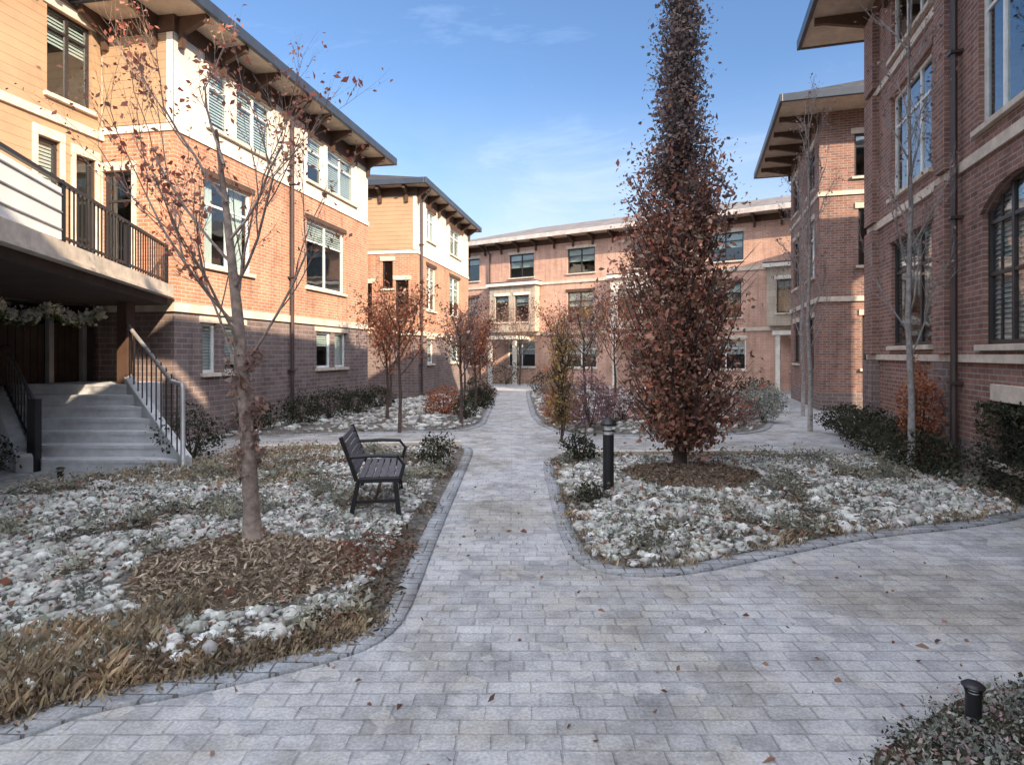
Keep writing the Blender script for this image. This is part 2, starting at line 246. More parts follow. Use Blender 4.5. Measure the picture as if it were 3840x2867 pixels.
# ------------------------------------------------------------------ helpers
def tag(o, label=None, cat=None, group=None, kind=None):
    if label: o['label'] = label
    if cat: o['category'] = cat
    if group: o['group'] = group
    if kind: o['kind'] = kind
    return o
def empty(name, loc, rz=0.0):
    o = bpy.data.objects.new(name, None); col.objects.link(o); o.location = loc; o.rotation_euler = (0, 0, rz); o.empty_display_size = 0.2
    return o
class MB:
    def __init__(s): s.v = []; s.f = []; s.m = []; s.mats = []
    def mi(s, name):
        if name not in s.mats: s.mats.append(name)
        return s.mats.index(name)
    def face(s, pts, mat):
        i = len(s.v); s.v += [tuple(p) for p in pts]; s.f.append(list(range(i, i+len(pts)))); s.m.append(s.mi(mat))
    def box(s, a, b, mat, T=None, b_=0):
        x0, y0, z0 = a; x1, y1, z1 = b
        p = [(x0,y0,z0),(x1,y0,z0),(x1,y1,z0),(x0,y1,z0),(x0,y0,z1),(x1,y0,z1),(x1,y1,z1),(x0,y1,z1)]
        if T: p = [T(*q) for q in p]
        i = len(s.v); s.v += p
        for f in ((0,3,2,1),(4,5,6,7),(0,1,5,4),(1,2,6,5),(2,3,7,6),(3,0,4,7)):
            s.f.append([i+k for k in f]); s.m.append(s.mi(mat))
    def bar(s, p, q, w, h, mat, up=(0,0,1)):
        p = Vector(p); q = Vector(q); d = (q-p).normalized(); u = Vector(up)
        if abs(d.dot(u)) > 0.99: u = Vector((0,1,0))
        sx = d.cross(u).normalized(); sy = sx.cross(d).normalized()
        pts = []
        for c in (p, q):
            for a, b in ((-1,-1),(1,-1),(1,1),(-1,1)): pts.append(tuple(c+sx*a*w/2+sy*b*h/2))
        i = len(s.v); s.v += pts
        for f in ((3,2,1,0),(4,5,6,7),(0,1,5,4),(1,2,6,5),(2,3,7,6),(3,0,4,7)):
            s.f.append([i+k for k in f]); s.m.append(s.mi(mat))
    def tube(s, pts, radii, mat, n=8, cap=True):
        pts = [Vector(p) for p in pts]; base = len(s.v); k = len(pts)
        for i, p in enumerate(pts):
            d = (pts[min(i+1, k-1)]-pts[max(i-1, 0)])
            d = d.normalized() if d.length > 1e-9 else Vector((0,0,1))
            u = Vector((1,0,0)) if abs(d.x) < 0.8 else Vector((0,1,0))
            a = d.cross(u).normalized(); b = d.cross(a).normalized()
            for j in range(n):
                th = 2*math.pi*j/n; s.v.append(tuple(p+(a*math.cos(th)+b*math.sin(th))*radii[i]))
        for i in range(k-1):
            for j in range(n):
                j2 = (j+1) % n
                s.f.append([base+i*n+j, base+i*n+j2, base+(i+1)*n+j2, base+(i+1)*n+j]); s.m.append(s.mi(mat))
        if cap:
            s.f.append([base+j for j in range(n)]); s.m.append(s.mi(mat))
            s.f.append([base+(k-1)*n+j for j in reversed(range(n))]); s.m.append(s.mi(mat))
    def build(s, name, parent=None, smooth=False, bevel=0.0):
        me = bpy.data.meshes.new(name); me.from_pydata(s.v, [], s.f)
        for mn in s.mats: me.materials.append(MATS[mn])
        me.polygons.foreach_set('material_index', s.m)
        if smooth: me.polygons.foreach_set('use_smooth', [True]*len(s.f))
        me.update()
        uvl = me.uv_layers.new(name='UVMap'); uv = np.zeros(len(me.loops)*2)
        for p in me.polygons:
            nx, ny, nz_ = (abs(c) for c in p.normal)
            for li in p.loop_indices:
                x, y, z = me.vertices[me.loops[li].vertex_index].co
                if nz_ > 0.8: a, b = x, y
                elif nx > ny: a, b = y, z
                else: a, b = x, z
                uv[2*li] = a+100; uv[2*li+1] = b+100
        uvl.data.foreach_set('uv', uv)
        o = bpy.data.objects.new(name, me); col.objects.link(o)
        if parent: o.parent = parent
        if bevel:
            md = o.modifiers.new('bevel', 'BEVEL'); md.width = bevel; md.segments = 2; md.limit_method = 'ANGLE'
        return o
def npmesh(name, V, Fc, mat, parent=None, smooth=False):
    me = bpy.data.meshes.new(name); V = np.asarray(V, np.float32); Fc = np.asarray(Fc, np.int32); k = Fc.shape[1]
    me.vertices.add(len(V)); me.vertices.foreach_set('co', V.ravel())
    me.loops.add(Fc.size); me.loops.foreach_set('vertex_index', Fc.ravel())
    me.polygons.add(len(Fc)); me.polygons.foreach_set('loop_start', np.arange(len(Fc), dtype=np.int32)*k)
    me.polygons.foreach_set('loop_total', np.full(len(Fc), k, np.int32))
    if smooth: me.polygons.foreach_set('use_smooth', [True]*len(Fc))
    me.update(calc_edges=True); me.materials.append(MATS[mat])
    o = bpy.data.objects.new(name, me); col.objects.link(o)
    if parent: o.parent = parent
    return o
def leaves_geo(P, size, flat=0.0, aspect=0.6, droop=0.0):
    """kite-shaped leaves of two folded triangles at points P"""
    n = len(P); P = np.asarray(P)
    d = nr.normal(size=(n, 3)); d[:, 2] = d[:, 2]*(1-flat)-droop; d /= np.linalg.norm(d, axis=1)[:, None]
    u = nr.normal(size=(n, 3)); u[:, 2] *= (1-flat); s = np.cross(d, u); s /= np.linalg.norm(s, axis=1)[:, None]+1e-9
    nn = np.cross(d, s)
    L = (size*np.clip(nr.lognormal(-0.08, 0.36, n), .35, 1.9))[:, None]; W = L*aspect*0.5*nr.uniform(.6, 1.25, n)[:, None]; up = nn*L*0.12
    V = np.stack([P, P+d*L*0.5+s*W+up, P+d*L, P+d*L*0.5-s*W+up], axis=1).reshape(-1, 3)
    Fc = np.arange(n*4).reshape(n, 4)
    return V, Fc
def ico(sub=1):
    import bmesh
    bm = bmesh.new(); bmesh.ops.create_icosphere(bm, subdivisions=sub, radius=1)
    V = np.array([v.co[:] for v in bm.verts]); Fc = np.array([[v.index for v in f.verts] for f in bm.faces]); bm.free()
    return V, Fc
def pip(px, py, poly):
    poly = np.asarray(poly); x = np.asarray(px); y = np.asarray(py); ins = np.zeros(x.shape, bool); j = len(poly)-1
    for i in range(len(poly)):
        xi, yi = poly[i]; xj, yj = poly[j]
        c = ((yi > y) != (yj > y)) & (x < (xj-xi)*(y-yi)/(yj-yi+1e-12)+xi); ins ^= c; j = i
    return ins
def edist(px, py, poly):
    poly = np.asarray(poly); d = np.full(np.shape(px), 1e9)
    for i in range(len(poly)):
        a = poly[i]; b = poly[(i+1) % len(poly)]; ab = b-a
        t_ = np.clip(((px-a[0])*ab[0]+(py-a[1])*ab[1])/(ab@ab+1e-12), 0, 1)
        d = np.minimum(d, np.hypot(px-a[0]-t_*ab[0], py-a[1]-t_*ab[1]))
    return d
def smooth_poly(poly, it=2):
    p = np.array(poly, float)
    for _ in range(it):
        q = np.roll(p, -1, axis=0); p = np.stack([p*0.75+q*0.25, p*0.25+q*0.75], axis=1).reshape(-1, 2)
    return p

# ------------------------------------------------------------------ ground, paving, beds
g = MB()
g.face([(-400, -400, -0.03), (400, -400, -0.03), (400, 600, -0.03), (-400, 600, -0.03)], 'earth')
tag(g.build('ground'), 'brown earth around the courtyard', 'ground', kind='structure')
g = MB()
g.box((-16, -10, -0.02), (16, 34, 0.0), 'pavers')
tag(g.build('paved_path'), 'grey stone paver walk running up the middle of the courtyard', 'path', kind='structure')

BEDS = {
 'left': [(-0.76,4.0),(-0.78,5.2),(-0.77,7),(-0.76,9.0),(-0.76,10.4),(-0.95,10.72),(-2.5,10.6),(-4.16,10.15),(-5.05,8.4),(-5.9,7.1),(-8,6.2),(-10,5.2),(-10,1.0),(-6,1.4),(-3.2,2.15),(-2.15,2.62),(-1.97,2.88),(-1.53,3.04),(-1.05,3.3),(-0.8,3.52)],
 'left_far': [(-0.74,12.9),(-0.72,17),(-0.70,24),(-0.8,30),(-2.2,30.2),(-2.3,28.5),(-3.6,22.0),(-4.5,19),(-5.8,12.0),(-5.6,11.5),(-4.6,12.3),(-2.5,12.8)],
 'right': [(0.57,9.2),(0.56,7.5),(0.54,6.4),(0.56,5.04),(0.68,4.62),(1.15,4.56),(2.0,5.0),(3.13,5.55),(4.26,5.85),(5.2,6.3),(5.5,6.75),(6.2,9.0),(5.4,9.7),(4,9.65),(2.4,9.6),(0.75,9.6)],
 'right_far': [(0.62,12.4),(2.5,12.2),(4.4,12.3),(5.6,13.4),(7.2,17.8),(8.6,21),(8.2,25),(4,29),(0.8,29.5),(0.64,22)],
 'right_wall': [(5.75,6.9),(6.0,6.9),(7.35,12.5),(7.2,12.9),(6.9,12.0),(6.5,9.8)],
 'corner': [(2.6,3.02),(2.12,2.92),(1.66,2.6),(1.34,2.42),(1.1,1.6),(1.3,0.2),(3.3,0.1),(4.2,2.9),(3.4,3.15)],
}
BP = {k: smooth_poly(v, 2 if k != 'right_wall' else 1) for k, v in BEDS.items()}
def bedz(k, x, y):
    d = edist(x, y, BP[k])
    return 0.006+0.10*(1-np.exp(-d*1.6))+0.012*np.sin(x*5.1+y*2)*np.cos(y*4.3)*np.minimum(1, d*3)
LAB = {'left': 'stony planting bed left of the main path around the bench', 'left_far': 'far planting bed along the foot of the left houses',
       'right': 'stony planting bed right of the main path around the tall columnar tree', 'right_far': 'far planting bed right of the main path',
       'right_wall': 'narrow dark bed along the foot of the right hand house', 'corner': 'dark bed at the bottom right corner'}
for k, P in BP.items():
    x0, y0 = P.min(0); x1, y1 = P.max(0); st = 0.16 if k in ('left', 'right', 'corner') else 0.35
    gx, gy = np.meshgrid(np.arange(x0, x1, st), np.arange(y0, y1, st)); gx = gx.ravel()+nr.uniform(-.04, .04, gx.size); gy = gy.ravel()+nr.uniform(-.04, .04, gy.size)
    ins = pip(gx, gy, P); ins &= edist(gx, gy, P) > 0.06; gx = gx[ins]; gy = gy[ins]
    bp = [Vector(p) for p in P]; pts = bp+[Vector(p) for p in zip(gx, gy)]
    res = delaunay_2d_cdt(pts, [(i, (i+1) % len(bp)) for i in range(len(bp))], [], 1, 1e-5)
    vx = np.array([v[:] for v in res[0]]); z = bedz(k, vx[:, 0], vx[:, 1])
    tag(npmesh('planting_bed', np.column_stack([vx, z]), np.array([f[:] for f in res[2]]), 'soil' if k not in ('corner', 'right_wall') else 'mulch', smooth=True),
        LAB[k], 'planting bed', kind='structure')
# paver edging that follows each bed
for k in ('left', 'right', 'left_far', 'right_far'):
    P = BP[k]; n = len(P); c = P.mean(0); V = []; Fc = []
    nxt = np.roll(P, -1, 0)-np.roll(P, 1, 0); nn = np.column_stack([nxt[:, 1], -nxt[:, 0]]); nn /= np.linalg.norm(nn, axis=1)[:, None]
    ar = np.sum(P[:, 0]*np.roll(P[:, 1], -1)-np.roll(P[:, 0], -1)*P[:, 1]); nn *= (1 if ar > 0 else -1)
    for i in range(n):
        a = P[i]-nn[i]*0.01; b_ = P[i]+nn[i]*0.13; V += [(a[0], a[1], 0.0), (a[0], a[1], 0.022), (b_[0], b_[1], 0.016), (b_[0], b_[1], -0.005)]
    for i in range(n):
        j = (i+1) % n
        for q in range(3): Fc.append([4*i+q, 4*i+q+1, 4*j+q+1, 4*j+q])
    tag(npmesh('path_edging', V, Fc, 'paver_edge'), 'row of blue grey edging pavers round the ' + LAB[k].split(' planting')[0] + ' planting bed, ' + {'left':'left of path','right':'right of path','left_far':'left of path','right_far':'right of path'}[k], 'edging', kind='structure')
# thin pale kerbs of the cross walk
for (a, b_, lab) in (((-4.3, 10.42), (-0.9, 10.98), 'left'), ((0.8, 9.82), (4.2, 9.9), 'right')):
    g = MB(); g.bar((a[0], a[1], 0.03), (b_[0], b_[1], 0.03), 0.1, 0.09, 'ledge')
    tag(g.build('kerb', bevel=0.008), 'pale stone kerb along the cross walk, %s of the main path' % lab, 'kerb', kind='structure')

def scatter(k, n, y0=0, y1=99, inside=0.02, outside_d=99, avoid=()):
    P = BP[k]; a = P.min(0); b_ = P.max(0)
    x = nr.uniform(a[0], b_[0], n*4); y = nr.uniform(max(a[1], y0), min(b_[1], y1), n*4)
    d = edist(x, y, P); ok = pip(x, y, P) & (d > inside) & (d < outside_d) & (np.abs(x/y) < 1.05)
    for (cx, cy, r) in avoid: ok &= np.hypot(x-cx, y-cy) > r
    x = x[ok][:n]; y = y[ok][:n]; return x, y, bedz(k, x, y)
def bare(x, y):      # 0..1, high where the bed lies bare of stones
    return np.clip(.5+.5*(np.sin(x*2.3+1.3*np.sin(y*1.9))*np.cos(y*2.7+1.1*np.sin(x*3.1))+.45*np.sin(x*6.1+y*4.7)*np.cos(y*7.3-x*2.2)), 0, 1)
def thin(t_, k=1.0):
    x, y, z = t_; ok = nr.random(len(x)) > np.clip((bare(x, y)-.62)*4, 0, .9)*k; return x[ok], y[ok], z[ok]
MUL = [(-1.88, 4.42, 0.78), (2.25, 7.75, 0.85)]
I1V, I1F = ico(1)
def stones(name, spots, label, smin, smax):
    V = []; Fc = []; o = 0
    for (x, y, z) in spots:
        m_ = len(x)
        if not m_: continue
        s = nr.uniform(smin, smax, m_)*(0.5+nr.random(m_)**2*0.9)
        sc = np.stack([s*nr.uniform(.8, 1.4, m_), s*nr.uniform(.7, 1.1, m_), s*nr.uniform(.4, .75, m_)], 1)
        th = nr.uniform(0, 6.28, m_); lump = 1+0.14*nr.normal(size=(m_, len(I1V)))
        B = I1V[None]*lump[:, :, None]*sc[:, None, :]
        X = B[:, :, 0]*np.cos(th)[:, None]-B[:, :, 1]*np.sin(th)[:, None]; Y = B[:, :, 0]*np.sin(th)[:, None]+B[:, :, 1]*np.cos(th)[:, None]
        W_ = np.stack([X+x[:, None], Y+y[:, None], B[:, :, 2]+(z+sc[:, 2]*0.35)[:, None]], 2).reshape(-1, 3)
        F2 = (I1F[None]+(np.arange(m_)*len(I1V))[:, None, None]).reshape(-1, 3)+o
        V.append(W_); Fc.append(F2); o += len(W_)
    tag(npmesh(name, np.concatenate(V), np.concatenate(Fc), 'stones', smooth=True), label, 'stones', kind='stuff')
stones('river_stones', [thin(scatter('left', 11500, 2.5, 7.5, 0.2, avoid=MUL)), thin(scatter('left', 4500, 6.5, 10.7, 0.15))], 'pale grey and greenish river stones covering the left bed', 0.018, 0.05)
stones('river_stones', [thin(scatter('right', 8500, 4.5, 9.6, 0.05, avoid=MUL)), scatter('right', 260, 4.5, 6.5, 0.03, 0.5)], 'pale and lilac river stones covering the right bed', 0.02, 0.058)
stones('river_stones', [scatter('left_far', 1600, 11, 24, 0.1), scatter('right_far', 2600, 12, 26, 0.1)], 'pale river stones in the far beds', 0.05, 0.09)

def patch(name, xs, ys, zs, per, spread, size, mat, label, cat, flat=0.0, hgt=0.05, aspect=0.6):
    P = []
    n = len(xs)
    off = nr.normal(size=(n, per, 3))*spread; off[:, :, 2] = np.abs(nr.normal(size=(n, per)))*hgt
    P = np.stack([xs, ys, zs], 1)[:, None, :]+off
    V, Fc = leaves_geo(P.reshape(-1, 3), size, flat, aspect)
    tag(npmesh(name, V, Fc, mat), label, cat, kind='stuff')
def blades(name, xs, ys, zs, per, h, mat, label, cat='grass', spread=0.05):
    n = len(xs)*per
    bx = np.repeat(xs, per)+nr.normal(size=n)*spread; by = np.repeat(ys, per)+nr.normal(size=n)*spread; bz = np.repeat(zs, per)-0.01
    th = nr.uniform(0, 6.28, n); H = h*nr.uniform(.5, 1.3, n); ln = nr.uniform(.2, 1.0, n)*H; wd = 0.005+0.004*nr.random(n)
    dx, dy = np.cos(th), np.sin(th); px, py = -dy*wd, dx*wd
    V = np.stack([np.stack([bx-px, by-py, bz], 1), np.stack([bx+px, by+py, bz], 1), np.stack([bx+dx*ln*.4+px*.8, by+dy*ln*.4+py*.8, bz+H*.65], 1),
                  np.stack([bx+dx*ln, by+dy*ln, bz+H], 1)], 1).reshape(-1, 3)
    tag(npmesh(name, V, np.arange(n*4).reshape(n, 4), mat), label, cat, kind='stuff')
x, y, z = scatter('left', 1500, 2.4, 4.3, 0.0, 0.30); s_ = (y < 3.8)
blades('grass', x[s_], y[s_], z[s_], 22, 0.045, 'leaf_grass', 'low brown and olive grass along the front edge of the left bed')
x, y, z = scatter('left', 260, 2.4, 4.0, 0.1, 0.8); s_ = x < -1.95
blades('grass', x[s_], y[s_], z[s_], 50, 0.09, 'leaf_grass', 'taller olive grass tufts in the bottom left corner', spread=0.07)
x, y, z = scatter('left', 700, 2.4, 5.6, 0.02, 0.34)
patch('mulch', x, y, z, 16, 0.05, 0.05, 'chips', 'purplish brown bark mulch strip along the front edge of the left bed', 'mulch', flat=.6, hgt=.02, aspect=.3)
x, y, z = scatter('right', 600, 4.4, 9.6, 0.0, 0.16)
blades('grass', x, y, z, 14, 0.06, 'leaf_grass', 'thin brown grass along the edge of the right bed')
x, y, z = scatter('left', 500, 7.0, 10.4, 0.1, avoid=[]); s_ = x < -2.6
patch('ground_cover', x[s_], y[s_], z[s_], 30, 0.06, 0.035, 'leaf_grass', 'olive yellow ground cover between the stairs and the stones', 'ground cover', hgt=0.05)
x, y, z = scatter('left', 480, 2.8, 8.0, 0.25, avoid=MUL)
patch('ground_cover', x, y, z, 26, 0.045, 0.03, 'leaf_silver', 'silvery green low plants among the stones of the left bed', 'ground cover', hgt=0.05)
x, y, z = scatter('right', 420, 4.6, 9.4, 0.1, avoid=MUL)
patch('ground_cover', x, y, z, 26, 0.05, 0.032, 'leaf_silver', 'silvery green low plants among the stones of the right bed', 'ground cover', hgt=0.05)
for k, y0, y1, lab in (('left', 2.6, 10.6, 'left'), ('right', 4.5, 9.6, 'right')):
    x, y, z = scatter(k, 3000, y0, y1, 0.05, avoid=MUL); ok = bare(x, y) > .58
    patch('mulch', x[ok], y[ok], z[ok], 12, 0.06, 0.05, 'chips', 'brown bark and leaf litter in the bare gaps between the stones of the %s bed' % lab, 'mulch', flat=.6, hgt=.015, aspect=.35)
    x, y, z = scatter(k, 700, y0, y1, 0.1, avoid=MUL); ok = bare(x, y) > .74
    patch('ground_cover', x[ok], y[ok], z[ok], 60, 0.05, 0.04, 'leaf_sage', 'low sage coloured leafy plants in clumps over the %s bed' % lab, 'ground cover', hgt=0.07, aspect=.45)
x, y, z = scatter('corner', 420, 0.3, 3.2, 0.04)
patch('ground_cover', x, y, z, 30, 0.06, 0.02, 'leaf_dark', 'dark evergreen ground cover in the bottom right corner bed', 'ground cover', hgt=0.02)
x, y, z = scatter('corner', 300, 0.8, 3.0, 0.08)
patch('ground_cover', x, y, z, 20, 0.035, 0.022, 'leaf_pink', 'pale pink and mauve leaves dotted over the bottom right corner bed', 'ground cover', hgt=0.022)
x, y, z = scatter('corner', 420, 0.8, 3.0, 0.03)
patch('ground_cover', x, y, z+0.01, 26, 0.035, 0.02, 'leaf_silver', 'pale green sprigs dotted over the bottom right corner bed', 'ground cover', hgt=0.022)
# mulch rings
for (cx, cy, r), k, lab in zip(MUL, ('left', 'right'), ('brown mulch ring round the young tree by the bench', 'dark brown mulch ring round the tall columnar tree')):
    th = nr.uniform(0, 6.28, 9000); rr = r*np.sqrt(nr.random(9000))*(1+0.08*np.sin(th*3)); x = cx+rr*np.cos(th); y = cy+rr*np.sin(th)
    z = bedz(k, x, y)+0.06*np.clip(1-(rr/r)**2, 0, 1)
    V, Fc = leaves_geo(np.stack([x, y, z], 1), 0.05, 0.6, 0.28)
    a = npmesh('mulch', V, Fc, 'chips_straw' if k == 'left' else 'chips'); tag(a, lab, 'mulch', kind='stuff')
    q = np.linspace(0, 6.283, 48, endpoint=False); V = [(cx, cy, float(bedz(k, np.array([cx]), np.array([cy]))[0])+0.06)]; Fc = []
    for j, f_ in enumerate((0.35, 0.65, 0.85, 1.0)):
        for tt in q:
            R_ = r*f_*(1+0.08*math.sin(tt*3)); px, py = cx+R_*math.cos(tt), cy+R_*math.sin(tt)
            V.append((px, py, float(bedz(k, np.array([px]), np.array([py]))[0])+0.06*(1-f_*f_)+0.004*(1 if f_ < 1 else -2)))
    tri = [[0, 1+i, 1+(i+1) % 48] for i in range(48)]
    for j in range(3):
        for i in range(48):
            a1, a2 = 1+j*48+i, 1+j*48+(i+1) % 48; tri += [[a1, a1+48, a2+48], [a1, a2+48, a2]]
    tag(npmesh('mulch_ring', V, tri, 'mulch', smooth=True), lab.replace('ring', 'mound'), 'mulch', kind='structure')
# fallen leaves
x, y, z = scatter('left', 1800, 2.6, 10, 0.02); x2, y2, z2 = scatter('right', 1500, 4.5, 9.6, 0.02)
x3 = nr.normal(size=500)*0.16-1.10; y3 = nr.normal(size=500)*0.22+4.75; x4 = nr.uniform(-3, 3.2, 260); y4 = nr.uniform(2.2, 8, 260)
PX = np.concatenate([x, x2, x3, x4]); PY = np.concatenate([y, y2, y3, y4]); PZ = np.concatenate([z+.045, z2+.05, np.where(x3 < -0.78, bedz('left', x3, y3)+.04, 0.008), np.full(260, 0.008)])
V, Fc = leaves_geo(np.stack([PX, PY, PZ], 1), 0.036, 0.85, 0.7)
tag(npmesh('fallen_leaves', V, Fc, 'leaf_fallen'), 'rusty fallen leaves scattered over the beds and pavers', 'leaves', kind='stuff')

# ------------------------------------------------------------------ buildings
def wall_cells(mb, T, L, z0, z1, openings, bands, t_=0.16, inner='interior'):
    xs = sorted({0.0, L, *[o_[0] for o_ in openings], *[o_[1] for o_ in openings]})
    zs = sorted({z0, z1, *[o_[2] for o_ in openings], *[o_[3] for o_ in openings], *[b_[0] for b_ in bands if z0 < b_[0] < z1]})
    def mat(z):
        r = bands[0][1]
        for b_ in bands:
            if z >= b_[0]-1e-6: r = b_[1]
        return r
    for i in range(len(xs)-1):
        for j in range(len(zs)-1):
            cx, cz = (xs[i]+xs[i+1])/2, (zs[j]+zs[j+1])/2
            if any(o_[0] < cx < o_[1] and o_[2] < cz < o_[3] for o_ in openings): continue
            a, b_, c, d = xs[i], xs[i+1], zs[j], zs[j+1]
            mb.face([T(a, 0, c), T(b_, 0, c), T(b_, 0, d), T(a, 0, d)], mat(cz))
            mb.face([T(a, t_, d), T(b_, t_, d), T(b_, t_, c), T(a, t_, c)], inner)
    for o_ in openings:
        a, b_, c, d = o_[:4]; m_ = mat((c+d)/2)
        mb.face([T(a, 0, c), T(a, 0, d), T(a, t_, d), T(a, t_, c)], m_); mb.face([T(b_, 0, d), T(b_, 0, c), T(b_, t_, c), T(b_, t_, d)], m_)
        mb.face([T(a, 0, d), T(b_, 0, d), T(b_, t_, d), T(a, t_, d)], m_); mb.face([T(b_, 0, c), T(a, 0, c), T(a, t_, c), T(b_, t_, c)], m_)

def window(root, T, o_):
    a, b_, c, d = o_[:4]; st = o_[4] if len(o_) > 4 else {}
    fm = st.get('frame', 'frame_dark'); nv = st.get('nv', 2); hz = st.get('hz', [0.72]); fw = 0.055
    m_ = MB(); y0, y1 = 0.06, 0.115
    m_.box((a, y0, c), (a+fw, y1, d), fm, T); m_.box((b_-fw, y0, c), (b_, y1, d), fm, T)
    m_.box((a+fw, y0, c), (b_-fw, y1, c+fw), fm, T); m_.box((a+fw, y0, d-fw), (b_-fw, y1, d), fm, T)
    for i in range(1, nv):
        x = a+(b_-a)*i/nv; m_.box((x-0.03, y0+.004, c+fw), (x+0.03, y1-.004, d-fw), fm, T)
    for h in hz:
        zz = c+(d-c)*h; m_.box((a+fw, y0+.008, zz-0.022), (b_-fw, y1-.008, zz+0.022), fm, T)
    if st.get('grid'):
        k = st['grid']
        for i in range(1, k): 
            x = a+(b_-a)*i/k; m_.box((x-0.011, y0+.012, c+fw), (x+0.011, y1-.012, d-fw), fm, T)
    w_ = m_.build('door' if st.get('door') else 'window', root)
    m_ = MB(); m_.box((a+fw*.5, 0.085, c+fw*.5), (b_-fw*.5, 0.091, d-fw*.5), 'glass', T); m_.build('pane', w_)
    if not st.get('door'):
        m_ = MB(); m_.box((a-0.07, -0.07, c-0.075), (b_+0.07, 0.055, c-0.002), st.get('sill', 'ledge'), T); m_.build('sill', w_, bevel=0.006)
    if st.get('arch'):
        m_ = MB(); n = 14; hgt = st['arch']; ca = (a+b_)/2; hw = (b_-a)/2; Rr = (hw*hw+hgt*hgt)/(2*hgt); cz = d-Rr; mt = st.get('archmat', 'brick_right')
        xs = [a+(b_-a)*i/n for i in range(n+1)]; zz = [cz+math.sqrt(max(0, Rr*Rr-(x-ca)**2)) for x in xs]
        for i in range(n):      # brick spandrels that close the top of the opening, then a proud ring
            if d-min(zz[i], zz[i+1]) > 1e-3:
                for yy, fl in ((-0.003, 0), (0.12, 1)):
                    q = [T(xs[i], yy, zz[i]), T(xs[i+1], yy, zz[i+1]), T(xs[i+1], yy, d+.002), T(xs[i], yy, d+.002)]; m_.face(q if not fl else q[::-1], mt)
                m_.face([T(xs[i], -0.003, zz[i]), T(xs[i], 0.12, zz[i]), T(xs[i+1], 0.12, zz[i+1]), T(xs[i+1], -0.003, zz[i+1])], mt)
        m_.build('arch_filling', w_)
        m_ = MB(); th = 0.24
        for i in range(n):
            A0 = math.atan2(zz[i]-cz, xs[i]-ca); A1 = math.atan2(zz[i+1]-cz, xs[i+1]-ca)
            p = [(xs[i], zz[i]), (xs[i+1], zz[i+1]), (ca+(Rr+th)*math.cos(A1), cz+(Rr+th)*math.sin(A1)), (ca+(Rr+th)*math.cos(A0), cz+(Rr+th)*math.sin(A0))]
            m_.face([T(q[0], -0.035, q[1]) for q in p], mt)
            m_.face([T(p[3][0], -0.035, p[3][1]), T(p[2][0], -0.035, p[2][1]), T(p[2][0], 0, p[2][1]), T(p[3][0], 0, p[3][1])], mt)
            m_.face([T(p[0][0], 0, p[0][1]), T(p[1][0], 0, p[1][1]), T(p[1][0], -0.035, p[1][1]), T(p[0][0], -0.035, p[0][1])], mt)
        m_.build('arch', w_)
    else:
        m_ = MB(); lm = st.get('lintel', 'ledge'); lh = st.get('lh', 0.16)
        m_.box((a-0.09, -0.03, d+0.002), (b_+0.09, 0.05, d+lh), lm, T); m_.build('lintel', w_, bevel=0.006)
    if st.get('trim'):
        tw = 0.09
        m_ = MB(); m_.box((a-tw, -0.022, c), (a-.001, 0.02, d), st['trim'], T); m_.build('casing', w_)
        m_ = MB(); m_.box((b_+.001, -0.022, c), (b_+tw, 0.02, d), st['trim'], T); m_.build('casing', w_)
    bl = st.get('blind')
    if bl: bl *= rnd.choice((1.0, 1.0, .85, .6, .4))
    if bl:
        m_ = MB(); n = max(3, int((d-c)*bl/0.06)); mt = st.get('bmat', 'blind')
        if st.get('curtain'):
            for (s0, s1) in ((a+fw, a+fw+(b_-a)*.28), (b_-fw-(b_-a)*.28, b_-fw)):
                kk = 10
                for i in range(kk):
                    u0 = s0+(s1-s0)*i/kk; u1 = s0+(s1-s0)*(i+1)/kk; w0 = 0.2+0.025*(i % 2); w1 = 0.2+0.025*((i+1) % 2)
                    m_.face([T(u0, w0, c-.05), T(u1, w1, c-.05), T(u1, w1, d), T(u0, w0, d)], mt)
        else:
            for i in range(n):
                zz = d-0.03-i*0.06
                m_.face([T(a+.03, 0.125, zz-0.055), T(b_-.03, 0.125, zz-0.055), T(b_-.03, 0.15, zz), T(a+.03, 0.15, zz)], mt)
        m_.build('curtain' if st.get('curtain') else 'blind', w_)
    return w_

